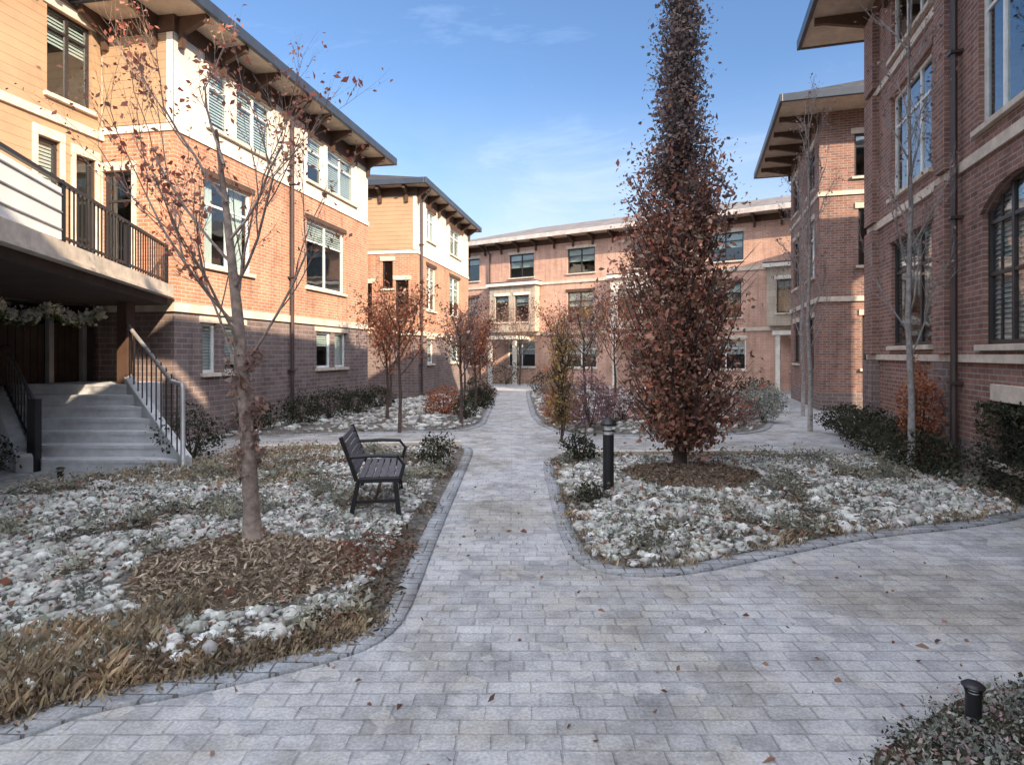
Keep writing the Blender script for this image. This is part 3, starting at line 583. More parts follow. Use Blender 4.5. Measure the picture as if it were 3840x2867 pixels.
def house(name, label, org, dirv, L, D, H, bands, fac, near=(), far=(), ovh=0.6, ov_ends=(0.6, 0.6), pitch=0.36, roofmat='shingle', fasc='gutter', soff='soffit',
          ledges=(), brackets=True, downs=(), floors=(2.6, 5.6), fh=0.2, back=(), part=True, inner='interior'):
    ang = math.atan2(dirv[1], dirv[0]); root = empty(name, (org[0], org[1], 0), ang); tag(root, label, 'house')
    T = {'f': lambda a, y, z: (a, y, z), 'n': lambda a, y, z: (y, D-a, z), 'r': lambda a, y, z: (L-y, a, z), 'b': lambda a, y, z: (L-a, D-y, z)}
    m_ = MB()
    ops = {'f': list(fac), 'n': list(near), 'r': list(far), 'b': list(back)}
    for k, ln in (('f', L), ('n', D), ('r', D), ('b', L)): wall_cells(m_, T[k], ln, -0.05, H, ops[k], bands, inner=inner)
    m_.build('wall', root)
    m_ = MB()
    for z in floors: m_.box((0.17, 0.17, z-0.1), (L-0.17, D-0.17, z+0.1), 'interior')
    m_.box((L*0.5-0.05, 0.9, 0.02), (L*0.5+0.05, D-0.17, H-.05), 'interior')
    if part: m_.box((0.17, min(3.5, D*.6), 0.02), (L-0.17, min(3.5, D*.6)+.1, H-.05), 'interior')
    m_.build('floor', root)
    for k in ops:
        for o_ in ops[k]:
            if not (len(o_) > 4 and o_[4].get('void')): window(root, T[k], o_)
    # ledges (string courses): z, height, projection, material
    for (z, h, pr, mt) in ledges:
        m_ = MB(); m_.box((-pr, -pr, z), (L+pr, -0.0, z+h), mt); m_.box((-pr, 0.0, z), (0.0, D, z+h), mt); m_.box((L, 0.0, z), (L+pr, D, z+h), mt)
        m_.build('string_course', root)
    # hip roof
    e0, e1 = ov_ends; x0, x1, y0, y1 = -e0, L+e1, -ovh, D+ovh; zt = H+fh
    m_ = MB(); hw = (y1-y0)/2; rh = hw*pitch; run = min(hw, (x1-x0)/2-0.01)
    r0, r1, ym = x0+run, x1-run, (y0+y1)/2
    A = (x0, y0, zt); B = (x1, y0, zt); C_ = (x1, y1, zt); D_ = (x0, y1, zt); P0 = (r0, ym, zt+rh); P1 = (r1, ym, zt+rh)
    m_.face([A, B, P1, P0], roofmat); m_.face([C_, D_, P0, P1], roofmat); m_.face([B, C_, P1], roofmat); m_.face([D_, A, P0], roofmat)
    rf = m_.build('roof', root)
    m_ = MB(); m_.face([(x0, y0, H), (x0, y1, H), (x1, y1, H), (x1, y0, H)], soff); m_.build('soffit', rf)
    m_ = MB(); g_ = 0.09
    m_.box((x0-g_, y0-g_, H-0.02), (x1+g_, y0, zt), fasc); m_.box((x0-g_, y1, H-0.02), (x1+g_, y1+g_, zt), fasc)
    m_.box((x0-g_, y0, H-0.02), (x0, y1, zt), fasc); m_.box((x1, y0, H-0.02), (x1+g_, y1, zt), fasc); m_.build('gutter', rf, bevel=0.015)
    if brackets:
        n = int(L/1.15)
        for i in range(n+1):
            x = 0.12+(L-0.24)*i/n; m_ = MB(); sec(m_, x, ovh, H, 'f', D); m_.build('bracket', rf)
        for i in range(3):
            m_ = MB(); sec(m_, 0.35+i*1.0, e0, H, 'n', D); m_.build('bracket', rf)
        m_ = MB(); m_.box((-0.03, -0.03, H-0.30), (L+.03, 0, H-0.004), 'trim_brown'); m_.box((-0.03, 0, H-0.30), (0, D, H-0.004), 'trim_brown'); m_.build('frieze_board', rf)
    for x in downs:
        m_ = MB(); m_.tube([(x, -ovh+.05, H-0.02), (x, -ovh+.1, H-0.12), (x, -0.09, H-0.5), (x, -0.09, 0.25), (x, -0.2, 0.08)], [0.045]*5, 'downspout', 8)
        for z in (1.2, 3.4, 5.6): m_.box((x-.07, -0.15, z), (x+.07, 0, z+.04), 'downspout')
        m_.build('downspout', root)
    return root, T
def sec(m_, x, o_, H, side, D):
    prof = [(0, H-0.55), (-0.07, H-0.55), (-0.09, H-0.30), (-o_*.75, H-0.13), (-o_*.92, H-0.13), (-o_*.92, H-0.003), (0, H-0.003)]
    w = 0.05
    if side == 'f': q = lambda s, p: (x+s, p[0]-0.031, p[1])
    else: q = lambda s, p: (p[0]-0.031, x+s, p[1])
    m_.face([q(-w, p) for p in prof], 'trim_brown'); m_.face([q(w, p) for p in prof][::-1], 'trim_brown')
    for i in range(len(prof)):
        j = (i+1) % len(prof); m_.face([q(-w, prof[i]), q(w, prof[i]), q(w, prof[j]), q(-w, prof[j])], 'trim_brown')

dL = Vector((0.187, 1.0)).normalized(); nL = Vector((-dL.y, dL.x))
WW = dict(frame='frame_white', trim='trim')
TALL = dict(nv=2, hz=[0.74], blind=0.5)
# --- left row, block with the cream top storey
oA = Vector((-5.97, 10.95))
bandsA = [(0, 'brick_base'), (2.36, 'brick_left'), (5.62, 'siding_cream')]
w3 = lambda a, b_, nv=2, **k: (a, b_, 5.98, 7.12, dict(nv=nv, hz=[0.7], blind=1.0, frame='frame_white', lintel='trim_brown', lh=0.2, trim='trim', **k))
w2 = lambda a, b_, nv=2, **k: (a, b_, 3.3, 5.0, dict(dict(nv=nv, hz=[0.7], frame='frame_white', lintel='trim_brown', lh=0.12, blind=1.0), **k))
w1 = lambda a, b_, nv=1, **k: (a, b_, 1.25, 2.2, dict(nv=nv, hz=[], blind=1.0, frame='frame_white', lintel='ledge', lh=0.12, **k))
frontA = [(4.9, 5.7, 3.0, 4.85, dict(nv=1, hz=[0.35], door=True, lintel='ledge'))]  # on the near end wall
house('townhouse', 'left hand townhouse with cream siding over orange brick and long dark eave', oA, dL, 8.3, 8.0, 7.6, bandsA,
      [w3(0.9, 1.6, 1), w3(1.75, 3.1, 2), w3(4.6, 5.5, 1), w3(5.65, 7.4, 2), w2(0.8, 2.3, 2, blind=0.9, curtain=True), w2(4.6, 6.7, 2, blind=0.7),
       w1(0.75, 1.15), w1(1.4, 2.0), w1(5.1, 5.9), w1(6.1, 6.8)],
      near=[(6.55, 7.15, 3.15, 4.9, dict(nv=1, hz=[0.7], frame='frame_dark', trim='ledge'))],
      ledges=[(2.36, 0.16, 0.05, 'ledge'), (5.56, 0.12, 0.03, 'trim')], downs=(3.78,))
# --- left row, nearest set back block
oL0 = Vector((-7.42, 11.22))-dL*9.0
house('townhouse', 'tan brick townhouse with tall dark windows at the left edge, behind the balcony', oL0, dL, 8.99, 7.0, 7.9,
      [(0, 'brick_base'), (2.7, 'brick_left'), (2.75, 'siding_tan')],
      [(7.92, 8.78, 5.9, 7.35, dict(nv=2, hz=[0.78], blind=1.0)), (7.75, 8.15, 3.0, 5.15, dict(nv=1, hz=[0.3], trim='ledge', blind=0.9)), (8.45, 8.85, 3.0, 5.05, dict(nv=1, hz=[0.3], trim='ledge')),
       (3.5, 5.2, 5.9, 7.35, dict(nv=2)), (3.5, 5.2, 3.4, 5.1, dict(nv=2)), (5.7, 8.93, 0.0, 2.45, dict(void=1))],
      back=[(0.1, 3.2, 0.0, 2.2, dict(void=1))], part=False, inner='interior_shaded',
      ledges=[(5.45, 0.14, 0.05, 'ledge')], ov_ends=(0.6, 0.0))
# --- left row, far block
oB = Vector((-3.45, 22.4))
house('townhouse', 'farther left townhouse with a tan end wall and stepped dark eave', oB, Vector((0.17, 1)).normalized(), 7.9, 8.0, 7.65,
      [(0, 'brick_base'), (2.3, 'brick_left'), (5.3, 'siding_cream')],
      [w3(1.2, 2.3, 2), w3(4.5, 6.4, 2), w2(1.2, 2.4, 2), w2(4.5, 6.2, 2), w1(1.3, 2.1), w1(4.6, 6.0)],
      near=[(6.7, 7.1, 4.0, 5.0, dict(nv=1, hz=[])), (5.7, 6.3, 2.6, 4.2, dict(nv=1, hz=[0.7])), (7.2, 7.7, 2.9, 4.3, dict(nv=1, hz=[0.5]))],
      ledges=[(2.3, 0.14, 0.05, 'ledge'), (5.26, 0.1, 0.03, 'trim')], ov_ends=(0.45, 0.5), ovh=0.45, downs=(0.35,))
# tan cladding on the upper end walls of the two blocks (a real layer of boards)
for nm, org, dv, D_, z0, z1 in (('a', oA, dL, 1.44, 5.70, 7.28), ('b', oB, Vector((0.17, 1)).normalized(), 3.2, 5.40, 7.33)):
    par = [o_ for o_ in bpy.data.objects if o_.name.startswith('townhouse') and (Vector(o_.location[:2])-org).length < 0.01][0]
    m_ = MB(); m_.box((-0.025, 0.0, z0), (-0.001, D_, z1), 'siding_tan'); m_.box((-0.04, -0.0, z0), (-0.026, 0.12, z1), 'trim'); m_.build('end_cladding', par)
# --- right row
dR = -Vector((0.295, 1.0)).normalized()
def RP(Y): return Vector((7.65+.295*(Y-13.9), Y))
oR1 = RP(12.6); LR1 = 13.65
sR = 1/dR.length
def ra(Y): return (12.6-Y)*math.sqrt(1+.295**2)
AW = dict(nv=2, hz=[0.55], arch=0.28, archmat='brick_right', blind=0.0)
def rw(Ya, Yb, z0, z1, **k):
    d = dict(nv=2, hz=[0.7], lintel='brick_right', lh=0.2); d.update(k); return (ra(Ya), ra(Yb), z0, z1, d)
bR = [(0, 'brick_base'), (0.5, 'brick_right')]
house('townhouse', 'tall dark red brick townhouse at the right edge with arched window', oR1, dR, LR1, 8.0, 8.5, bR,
      [rw(7.65, 5.9, 1.72, 3.62, nv=3, hz=[0.45, 0.78], arch=0.3, blind=1.0, grid=6), rw(7.75, 5.8, 4.4, 6.35, nv=4, hz=[0.75], frame='frame_white', lintel='frame_white'),
       rw(11.2, 9.3, 1.75, 3.6, nv=3, frame='frame_dark', blind=0.6), rw(11.2, 9.3, 4.4, 6.2, nv=3, frame='frame_white'), rw(11.2, 9.3, 6.9, 8.0, nv=3, hz=[], frame='frame_white'), rw(7.75, 5.8, 6.95, 8.0, nv=3, hz=[], frame='frame_white'),
       rw(7.3, 6.2, 0.35, 1.05, nv=2, hz=[], lintel='ledge')],
      ovh=1.1, ov_ends=(1.1, 0.6), downs=(ra(8.25),), ledges=[(1.5, 0.1, 0.05, 'ledge'), (4.0, 0.14, 0.04, 'ledge'), (6.6, 0.12, 0.04, 'ledge')], floors=(1.4, 3.9, 6.5))
oR0 = RP(12.6)+dR*13.67  # unseen house added behind the camera; its eave height shapes the left shadow line
house('townhouse', 'unseen lower brick townhouse behind the camera, added to shape the shadow on the left houses', oR0, dR, 15.0, 8.0, 7.5, bR,
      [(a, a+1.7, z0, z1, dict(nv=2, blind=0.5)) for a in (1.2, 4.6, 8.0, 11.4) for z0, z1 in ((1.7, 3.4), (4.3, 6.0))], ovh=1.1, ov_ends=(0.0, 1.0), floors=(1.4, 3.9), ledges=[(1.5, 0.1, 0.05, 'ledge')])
par = bpy.data.objects['townhouse.003']
for (ya, yb) in ((8.9, 8.45), (12.55, 11.9)):        # brick piers that stand proud of the facade
    m_ = MB(); m_.box((ra(ya), -0.14, 0), (ra(yb), 0.0, 1.49), 'brick_base'); m_.box((ra(ya)+.04, -0.12, 1.61), (ra(yb)-.04, -0.0, 3.99), 'brick_right')
    m_.box((ra(ya)+.04, -0.12, 4.15), (ra(yb)-.04, 0, 6.59), 'brick_right'); m_.box((ra(ya)+.04, -0.12, 6.73), (ra(yb)-.04, 0, 8.19), 'brick_right'); m_.build('pier', par)
oR2 = RP(22.9)
def rb(Y): return (22.9-Y)*math.sqrt(1+.295**2)
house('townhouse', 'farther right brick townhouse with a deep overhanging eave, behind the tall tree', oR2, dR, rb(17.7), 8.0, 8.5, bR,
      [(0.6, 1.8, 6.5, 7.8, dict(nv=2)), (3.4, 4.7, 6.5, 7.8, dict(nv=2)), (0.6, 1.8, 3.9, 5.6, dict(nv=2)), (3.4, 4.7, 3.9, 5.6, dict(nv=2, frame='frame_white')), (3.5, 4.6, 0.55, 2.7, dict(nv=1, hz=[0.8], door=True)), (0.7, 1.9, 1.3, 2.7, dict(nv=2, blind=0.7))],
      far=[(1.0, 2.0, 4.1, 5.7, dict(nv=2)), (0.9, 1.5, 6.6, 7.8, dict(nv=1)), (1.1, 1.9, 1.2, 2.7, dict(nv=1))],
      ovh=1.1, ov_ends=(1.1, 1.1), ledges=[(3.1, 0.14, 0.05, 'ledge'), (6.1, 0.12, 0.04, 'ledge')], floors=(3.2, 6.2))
# --- back building
dB = Vector((0.839, -0.545)).normalized(); oK = Vector((-4.5, 37.9))
LK = 26.5
def kw(a, b_, c, d, **k):
    s = dict(nv=2, hz=[0.7], lintel='ledge'); s.update(k); return (a, b_, c, d, s)
bk = []
for a in (1.5, 5.2, 8.9, 12.6, 16.3, 20.0, 23.5):
    bk += [kw(a, a+1.6, 5.9, 7.2, blind=0.6), kw(a, a+1.5, 3.3, 4.9, blind=0.8, lintel='trim_brown')]
    bk += [kw(a-0.1, a+1.7, 0.9, 2.3, blind=0.5, frame='frame_white')]
house('townhouse', 'pinkish brick townhouse row closing the far end of the courtyard under a pale roof', oK, dB, LK, 9.0, 7.85,
      [(0, 'brick_back'), (5.42, 'brick_back')], bk, ovh=0.7, ov_ends=(.7, .7), roofmat='roof_pale', fasc='fascia_pale', ledges=[(2.66, 0.16, 0.06, 'ledge'), (5.4, 0.14, 0.05, 'ledge')], floors=(2.8, 5.5), brackets=True, downs=(3.9, 15.0), pitch=0.3)
par = [o_ for o_ in bpy.data.objects if o_.name.startswith('townhouse') and abs(o_.location.x+4.5) < .01][0]
for i, a in enumerate((4.0, 11.4, 18.8)):            # cream bays standing proud of the brick
    TB = lambda x, y, z, a=a: (a+.2+x, y-.55, z)
    mt = 'stone' if i != 1 else 'siding_cream'; ops_ = [(0.4, 1.3, 3.4, 4.85, dict(nv=1, hz=[0.7], blind=.6, lintel='trim')), (1.7, 2.6, 3.4, 4.85, dict(nv=1, hz=[0.7], blind=.4, lintel='trim'))]
    m_ = MB(); wall_cells(m_, TB, 3.0, 2.85, 5.39, ops_, [(0, mt)])
    m_.face([TB(0, .5, 2.85), TB(0, 0, 2.85), TB(0, 0, 5.39), TB(0, .5, 5.39)], mt); m_.face([TB(3, 0, 2.85), TB(3, .5, 2.85), TB(3, .5, 5.39), TB(3, 0, 5.39)], mt); m_.face([TB(0, 0, 2.85), TB(0, .5, 2.85), TB(3, .5, 2.85), TB(3, 0, 2.85)], mt)
    bay = m_.build('bay', par)
    for o_ in ops_: window(par, TB, o_)
    m_ = MB(); m_.box((a+.05, -0.70, 5.395), (a+3.35, -0.07, 5.56), 'trim'); m_.box((a+.05, -.70, 5.57), (a+3.35, -.08, 5.62), 'gutter'); m_.build('bay_roof', bay)
    # stoop and canopy
    m_ = MB(); m_.box((a+.6, -1.5, 2.42), (a+2.6, -.07, 2.6), 'trim'); m_.box((a+.7, -1.4, 0), (a+.88, -1.22, 2.42), 'trim'); m_.box((a+2.3, -1.4, 0), (a+2.48, -1.22, 2.42), 'trim'); m_.build('porch', par)

# --- balcony slab of the near left house
par = bpy.data.objects['townhouse.001']
inv = Matrix.Translation(par.location) @ Matrix.Rotation(par.rotation_euler.z, 4, 'Z'); inv.invert()
def loc(x, y, z): return tuple(inv @ Vector((x, y, z)))
def prism(m_, poly, z0, z1, mat):
    b_ = [loc(x, y, z0) for x, y in poly]; t_ = [loc(x, y, z1) for x, y in poly]; n = len(poly)
    m_.face(t_, mat); m_.face(b_[::-1], mat)
    for i in range(n): j = (i+1) % n; m_.face([b_[i], b_[j], t_[j], t_[i]], mat)
Sa, Sb = Vector((-3.2, 0.9)), Vector((-5.90, 10.88))
m_ = MB(); prism(m_, [(-3.2, 0.9), (-5.90, 10.88), (-7.40, 11.15), (-9.05, 2.4)], 2.58, 2.62, 'ledge')
prism(m_, [(-3.23, 0.9), (-5.93, 10.86), (-7.40, 11.13), (-9.03, 2.4)], 2.622, 2.80, 'ledge'); bal = m_.build('balcony', par)
m_ = MB(); prism(m_, [(-3.35, 1.0), (-6.0, 10.8), (-7.3, 11.0), (-8.9, 2.4)], 2.46, 2.577, 'fence_wood'); m_.build('balcony_ceiling', bal)  # ceiling coloured dark to hold the shade below the slab
e = (Sb-Sa).normalized(); Ltot = (Sb-Sa).length; nin = Vector((-e.y, e.x))
def ed(s, off=0.12): p = Sa+e*s+nin*off; return p
def tofy(Y): return (Y-Sa.y)/e.y
m_ = MB(); sP = tofy(6.75)
for s0, s1 in ((0.3, 2.3), (2.35, 4.3), (4.35, sP)):
    p, q = ed(s0), ed(s1); m_.bar(loc(p.x, p.y, 3.12), loc(q.x, q.y, 3.12), 0.03, 0.56, 'panel_white')
for zz in (2.95, 3.14, 3.33):
    p, q = ed(.3, .098), ed(sP, .098); m_.bar(loc(p.x, p.y, zz), loc(q.x, q.y, zz), 0.012, 0.014, 'rail_metal')
m_.build('balcony_panel', bal)
m_ = MB()
p, q = ed(0.2), ed(Ltot-.1)
m_.bar(loc(p.x, p.y, 3.47), loc(q.x, q.y, 3.47), 0.05, 0.04, 'black_metal')
p = ed(sP); m_.bar(loc(p.x, p.y, 2.88), loc(q.x, q.y, 2.88), 0.03, 0.03, 'black_metal')
s = sP
while s < Ltot-.1:
    p = ed(s); k = 0.012; m_.bar(loc(p.x, p.y, 2.8), loc(p.x, p.y, 3.46), 0.014, 0.014, 'black_metal'); s += 0.12
for s in (0.25, 2.32, 4.32, sP+.03, tofy(8.8), Ltot-.12):
    p = ed(s); m_.bar(loc(p.x, p.y, 2.8), loc(p.x, p.y, 3.5), 0.045, 0.045, 'black_metal')
m_.build('balcony_railing', bal)
m_ = MB()
for (x, y) in ((-6.35, 10.2),):
    a = loc(x, y, 0); m_.box((a[0]-.09, a[1]-.09, 1.1), (a[0]+.09, a[1]+.09, 2.46), 'trim_brown')
m_.build('balcony_post', bal)

# ------------------------------------------------------------------ entrance stairs
st = empty('entrance_staircase', (-5.4, 8.5, 0)); tag(st, 'pale concrete staircase rising to the left under the balcony', 'staircase')
NS = 7; rise = 0.16; tx, ty = -2.0/NS, 1.75/NS
BL, BR_ = -1.05, 0.90                              # front edge, local
for i in range(NS):
    m_ = MB(); z0, z1 = i*rise, (i+1)*rise; ox, oy = tx*i, ty*i
    q = [(BL+ox, oy), (BR_+ox, oy), (BR_+tx*NS, ty*NS), (BL+tx*NS, ty*NS)]
    n = 4; b_ = [(x, y, z0) for x, y in q]; t_ = [(x, y, z1) for x, y in q]
    m_.face(t_, 'concrete'); m_.face(b_[::-1], 'concrete')
    for k in range(n): j = (k+1) % n; m_.face([b_[k], b_[j], t_[j], t_[k]], 'concrete')
    m_.box((BL+ox+.02, oy-0.015, z1-.045), (BR_+ox-.02, oy+.0, z1-.004), 'concrete')
    m_.build('step', st)
m_ = MB(); zt = NS*rise
m_.box((BL+tx*NS-2.0, ty*NS+.002, 0), (BR_+tx*NS+0.3, ty*NS+2.2, zt), 'concrete'); m_.build('landing', st)
def cheek(x0, w, name):
    m_ = MB(); a = (x0, -0.12); b_ = (x0+tx*NS, ty*NS); h0, h1 = 0.22, zt+0.2
    P = [(a[0], a[1], 0), (a[0]+w, a[1], 0), (b_[0]+w, b_[1], 0), (b_[0], b_[1], 0), (a[0], a[1], h0), (a[0]+w, a[1], h0), (b_[0]+w, b_[1], h1), (b_[0], b_[1], h1)]
    i = len(m_.v); m_.v += P
    for f in ((0,3,2,1),(4,5,6,7),(0,1,5,4),(1,2,6,5),(2,3,7,6),(3,0,4,7)): m_.f.append([i+k for k in f]); m_.m.append(m_.mi('concrete'))
    m_.build(name, st, bevel=0.01)
cheek(BL-0.26, 0.24, 'cheek_wall'); cheek(BR_+0.02, 0.16, 'cheek_wall')
def rail(x0, mat, top, name, newel):
    m_ = MB(); a = Vector((x0, 0.0, 0)); b_ = Vector((x0+tx*NS, ty*NS, zt))
    up = Vector((0, 0, top))
    m_.tube([a+up+Vector((0.0, 0, -.0)), b_+up, b_+up+Vector((-1.2, 0.0, 0))], [0.028]*3, mat, 8)
    r = m_.build('handrail', st, smooth=True)
    m_ = MB(); m_.bar(a+Vector((0, 0, .3)), b_+Vector((0, 0, .3)), 0.03, 0.03, 'black_metal')
    for k in range(1, 14):
        p = a.lerp(b_, k/14); m_.bar(p+Vector((0, 0, .2)), p+up, 0.014, 0.014, 'black_metal')
    m_.build('baluster_panel', r)
    m_ = MB(); m_.bar(a, a+up+Vector((0, 0, .04)), newel, newel, 'black_metal'); m_.build('newel_post', r, bevel=.006)
rail(BL-0.10, 'rail_metal', 0.95, 'l', 0.12)
# right hand rail: a pale post with a short level rail
m_ = MB(); px = BR_+.12
m_.tube([(px, -0.25, 0), (px, -0.25, 1.15), (px-.03, -0.22, 1.2), (px-.32, 0.06, 1.23)], [0.03, .03, .03, .03], 'rail_metal', 10)
m_.tube([(px-.32, 0.06, 1.23), (px+tx*NS, ty*NS, zt+1.0)], [0.03, .03], 'rail_metal', 10)
m_.tube([(px+tx*NS, ty*NS, zt), (px+tx*NS, ty*NS, zt+1.0)], [0.03, .03], 'rail_metal', 10)
r = m_.build('handrail', st, smooth=True)
m_ = MB()
for k in range(1, 12):
    p = Vector((px, -.25, 0.2)).lerp(Vector((px+tx*NS, ty*NS, zt)), k/12); m_.bar(p, p+Vector((0, 0, .98)), 0.014, 0.014, 'black_metal')
m_.build('baluster_panel', r)

# fence and gate at the back of the covered passage, greenery beyond
fq = oL0+dL*7.35+nL*0.24; fn = empty('slatted_fence', (fq.x, fq.y, 0), math.atan2(dL.y, dL.x)); tag(fn, 'dark vertical board fence at the top of the entrance stairs', 'fence')
m_ = MB()
for i in range(24): m_.box((-1.5+i*0.125, 0, 1.12), (-1.5+i*0.125+0.112, 0.03, 2.12+0.012*math.sin(i*1.7)), 'fence_wood')
m_.box((-1.5, 0.031, 1.3), (1.48, 0.08, 1.4), 'fence_wood'); m_.box((-1.5, 0.031, 1.9), (1.48, 0.08, 2.0), 'fence_wood'); m_.build('board_panel', fn)
for x in (0.75, 1.4):
    m_ = MB(); m_.box((x, -0.09, 1.1), (x+.09, -0.001, 2.3), 'rail_metal'); m_.build('post', fn, bevel=.006)

P = []; Q = []
for k in range(2600):
    q = rnd.random(); a = 5.9+2.95*q; sag = .18*math.sin(math.pi*(q*3 % 1)); p = oL0+dL*a-nL*.12
    P.append((p.x+rnd.gauss(0, .04), p.y+rnd.gauss(0, .04), 2.34-sag+rnd.gauss(0, .045)))
for k in range(2200):
    q = (rnd.randint(0, 14)+.5)/15+rnd.gauss(0, .006); a = 5.9+2.95*q; sag = .18*math.sin(math.pi*(q*3 % 1)); p = oL0+dL*a-nL*.17
    Q.append((p.x+rnd.gauss(0, .03), p.y+rnd.gauss(0, .03), 2.38-sag+rnd.gauss(0, .04)))
ga = empty('garland', tuple(oL0+dL*7.4)+(0,)); tag(ga, 'green garland with pale bows hung across the dark porch opening', 'garland')
V, Fc = leaves_geo(P, .055); V -= np.array(ga.location); npmesh('greenery', V, Fc, 'leaf_green', ga)
V, Fc = leaves_geo(Q, .06, 0, .9); V -= np.array(ga.location); npmesh('bow', V, Fc, 'leaf_bow', ga)
# ------------------------------------------------------------------ plants
def ellipsoid_pts(n, c, r, shell=0.45, lump=0.22):
    d = nr.normal(size=(n, 3)); d /= np.linalg.norm(d, axis=1)[:, None]
    ph = nr.uniform(0, 6.28, 6)
    k = 1+lump*(np.sin(d[:, 0]*4+ph[0])*np.sin(d[:, 1]*5+ph[1])+0.7*np.sin(d[:, 2]*6+ph[2]+d[:, 0]*5))
    rad = (1-shell*nr.random(n)**1.5)*k
    P = d*rad[:, None]*np.array(r)+np.array(c); return P[P[:, 2] > 0.02]
def shrub(x, y, z, rx, ry, rz, mat, label, n=1600, size=0.045, group=None, cat='shrub', name='shrub', flat=0.0):
    root = empty(name, (x, y, z)); tag(root, label, cat, group)
    V, Fc = leaves_geo(ellipsoid_pts(n, (0, 0, rz*0.85), (rx, ry, rz)), size, flat); npmesh('foliage', V, Fc, mat, root)
    m_ = MB()
    for k in range(9):
        a = rnd.uniform(0, 6.28); q = rnd.uniform(.3, .8); m_.tube([(0, 0, -.02), (rx*q*.5*math.cos(a), ry*q*.5*math.sin(a), rz*.6), (rx*q*math.cos(a), ry*q*math.sin(a), rz*1.3)], [.014, .009, .003], 'bark_dark', 5)
    m_.build('stem', root)
    return root
def branchy(m_, p, d, length, rad, depth, tips, up, spread, taper=0.62, mat='bark'):
    segs = 4; pts = [p.copy()]; rr = [rad]
    for i in range(segs):
        d = (d+Vector((rnd.gauss(0, .10), rnd.gauss(0, .10), up))).normalized(); p = p+d*length/segs; pts.append(p.copy()); rr.append(rad*(1-(i+1)/segs*(1-taper)))
        if depth > 0 and i >= 1:
            for _ in range(rnd.choice((1, 1, 2))):
                a = rnd.uniform(0, 6.28); perp = d.cross(Vector((math.cos(a), math.sin(a), .2))).normalized()
                branchy(m_, p.copy(), (d+perp*spread).normalized(), length*rnd.uniform(.45, .7), rr[-1]*.6, depth-1, tips, up, spread, taper, mat)
        if depth <= 1: tips.append(p.copy())
    m_.tube(pts, rr, mat, 8 if rad > .03 else 5, cap=False)
# the tall columnar oak
def columnar(x, y, z, H, prof, nb, label, trunk_r, lm, lm_top, split, nl, size, mat='bark', name='columnar_tree'):
    root = empty(name, (x, y, z)); tag(root, label, 'tree')
    m_ = MB(); pts = []; k = 14
    for i in range(k+1):
        q = i/k; pts.append((0.05*math.sin(q*5)*q, 0.04*math.cos(q*4)*q, -0.05+H*q))
    m_.tube(pts, [trunk_r*(1.35 if i == 0 else 1)*(1-i/k*.85) for i in range(k+1)], mat, 10); m_.build('trunk', root, smooth=True)
    br = MB(); P = []
    def pr(h):
        for (h0, r0), (h1, r1) in zip(prof[:-1], prof[1:]):
            if h0 <= h <= h1: return r0+(r1-r0)*(h-h0)/(h1-h0+1e-9)
        return 0.1
    for i in range(nb):
        h = prof[0][0]+(prof[-1][0]-prof[0][0])*((i+rnd.random())/nb); r_ = pr(h)*rnd.uniform(.6, 1.12); a = rnd.uniform(0, 6.28)
        up = r_*rnd.uniform(1.1, 2.2); s0 = Vector((0, 0, max(0.35, h-up*.75)))
        e_ = Vector((math.cos(a)*r_, math.sin(a)*r_, min(H+.25, h+up*.25))); mid = s0.lerp(e_, .5)+Vector((math.cos(a), math.sin(a), -.3))*r_*.12
        br.tube([s0, mid, e_], [0.018, 0.011, 0.004], mat, 5, cap=False)
        m2 = int(nl/nb*rnd.uniform(.25, 1.6)*min(1, .25+pr(h)*1.6/max(q_[1] for q_ in prof)))
        tt = nr.random(m2)**0.75; sp = 0.10
        base = np.outer((1-tt)**2, np.array(s0))+np.outer(2*tt*(1-tt), np.array(mid))+np.outer(tt**2, np.array(e_))
        P.append(base+nr.normal(size=(m2, 3))*np.array([sp, sp, sp*1.3])*(0.6+0.6*tt[:, None]))
    for i in range(int(nb*.7)):      # fine upright twigs that poke out of the crown
        h = prof[0][0]+(prof[-1][0]-prof[0][0])*rnd.random()**.9; r_ = pr(h)*rnd.uniform(.75, 1.15); a = rnd.uniform(0, 6.28)
        p0 = Vector((math.cos(a)*r_*.55, math.sin(a)*r_*.55, h-.25)); p1 = Vector((math.cos(a)*r_*1.12, math.sin(a)*r_*1.12, h+.25))
        br.tube([p0, (p0+p1)/2+Vector((0, 0, -.03)), p1], [.006, .004, .002], mat, 4, cap=False)
    br.build('branch', root)
    P = np.concatenate(P); top = P[:, 2]+nr.normal(size=len(P))*.6 > split
    V, Fc = leaves_geo(P[~top], size, 0, .62, .35); npmesh('foliage', V, Fc, lm, root)
    if top.any(): V, Fc = leaves_geo(P[top], size*.9, 0, .6, .1); npmesh('upper_foliage', V, Fc, lm_top, root)
    return root
columnar(2.25, 8.3, 0.08, 7.5, [(0.35, .45), (0.8, .76), (1.6, .88), (2.5, .86), (3.2, .74), (3.7, .58), (4.1, .36), (5.0, .27), (6.4, .18), (7.6, .10)], 330,
         'tall columnar tree with rust brown leaves and a slim dark top, right of the path', .075, 'leaf_oak', 'leaf_oak_top', 3.75, 56000, .062, 'bark_dark')
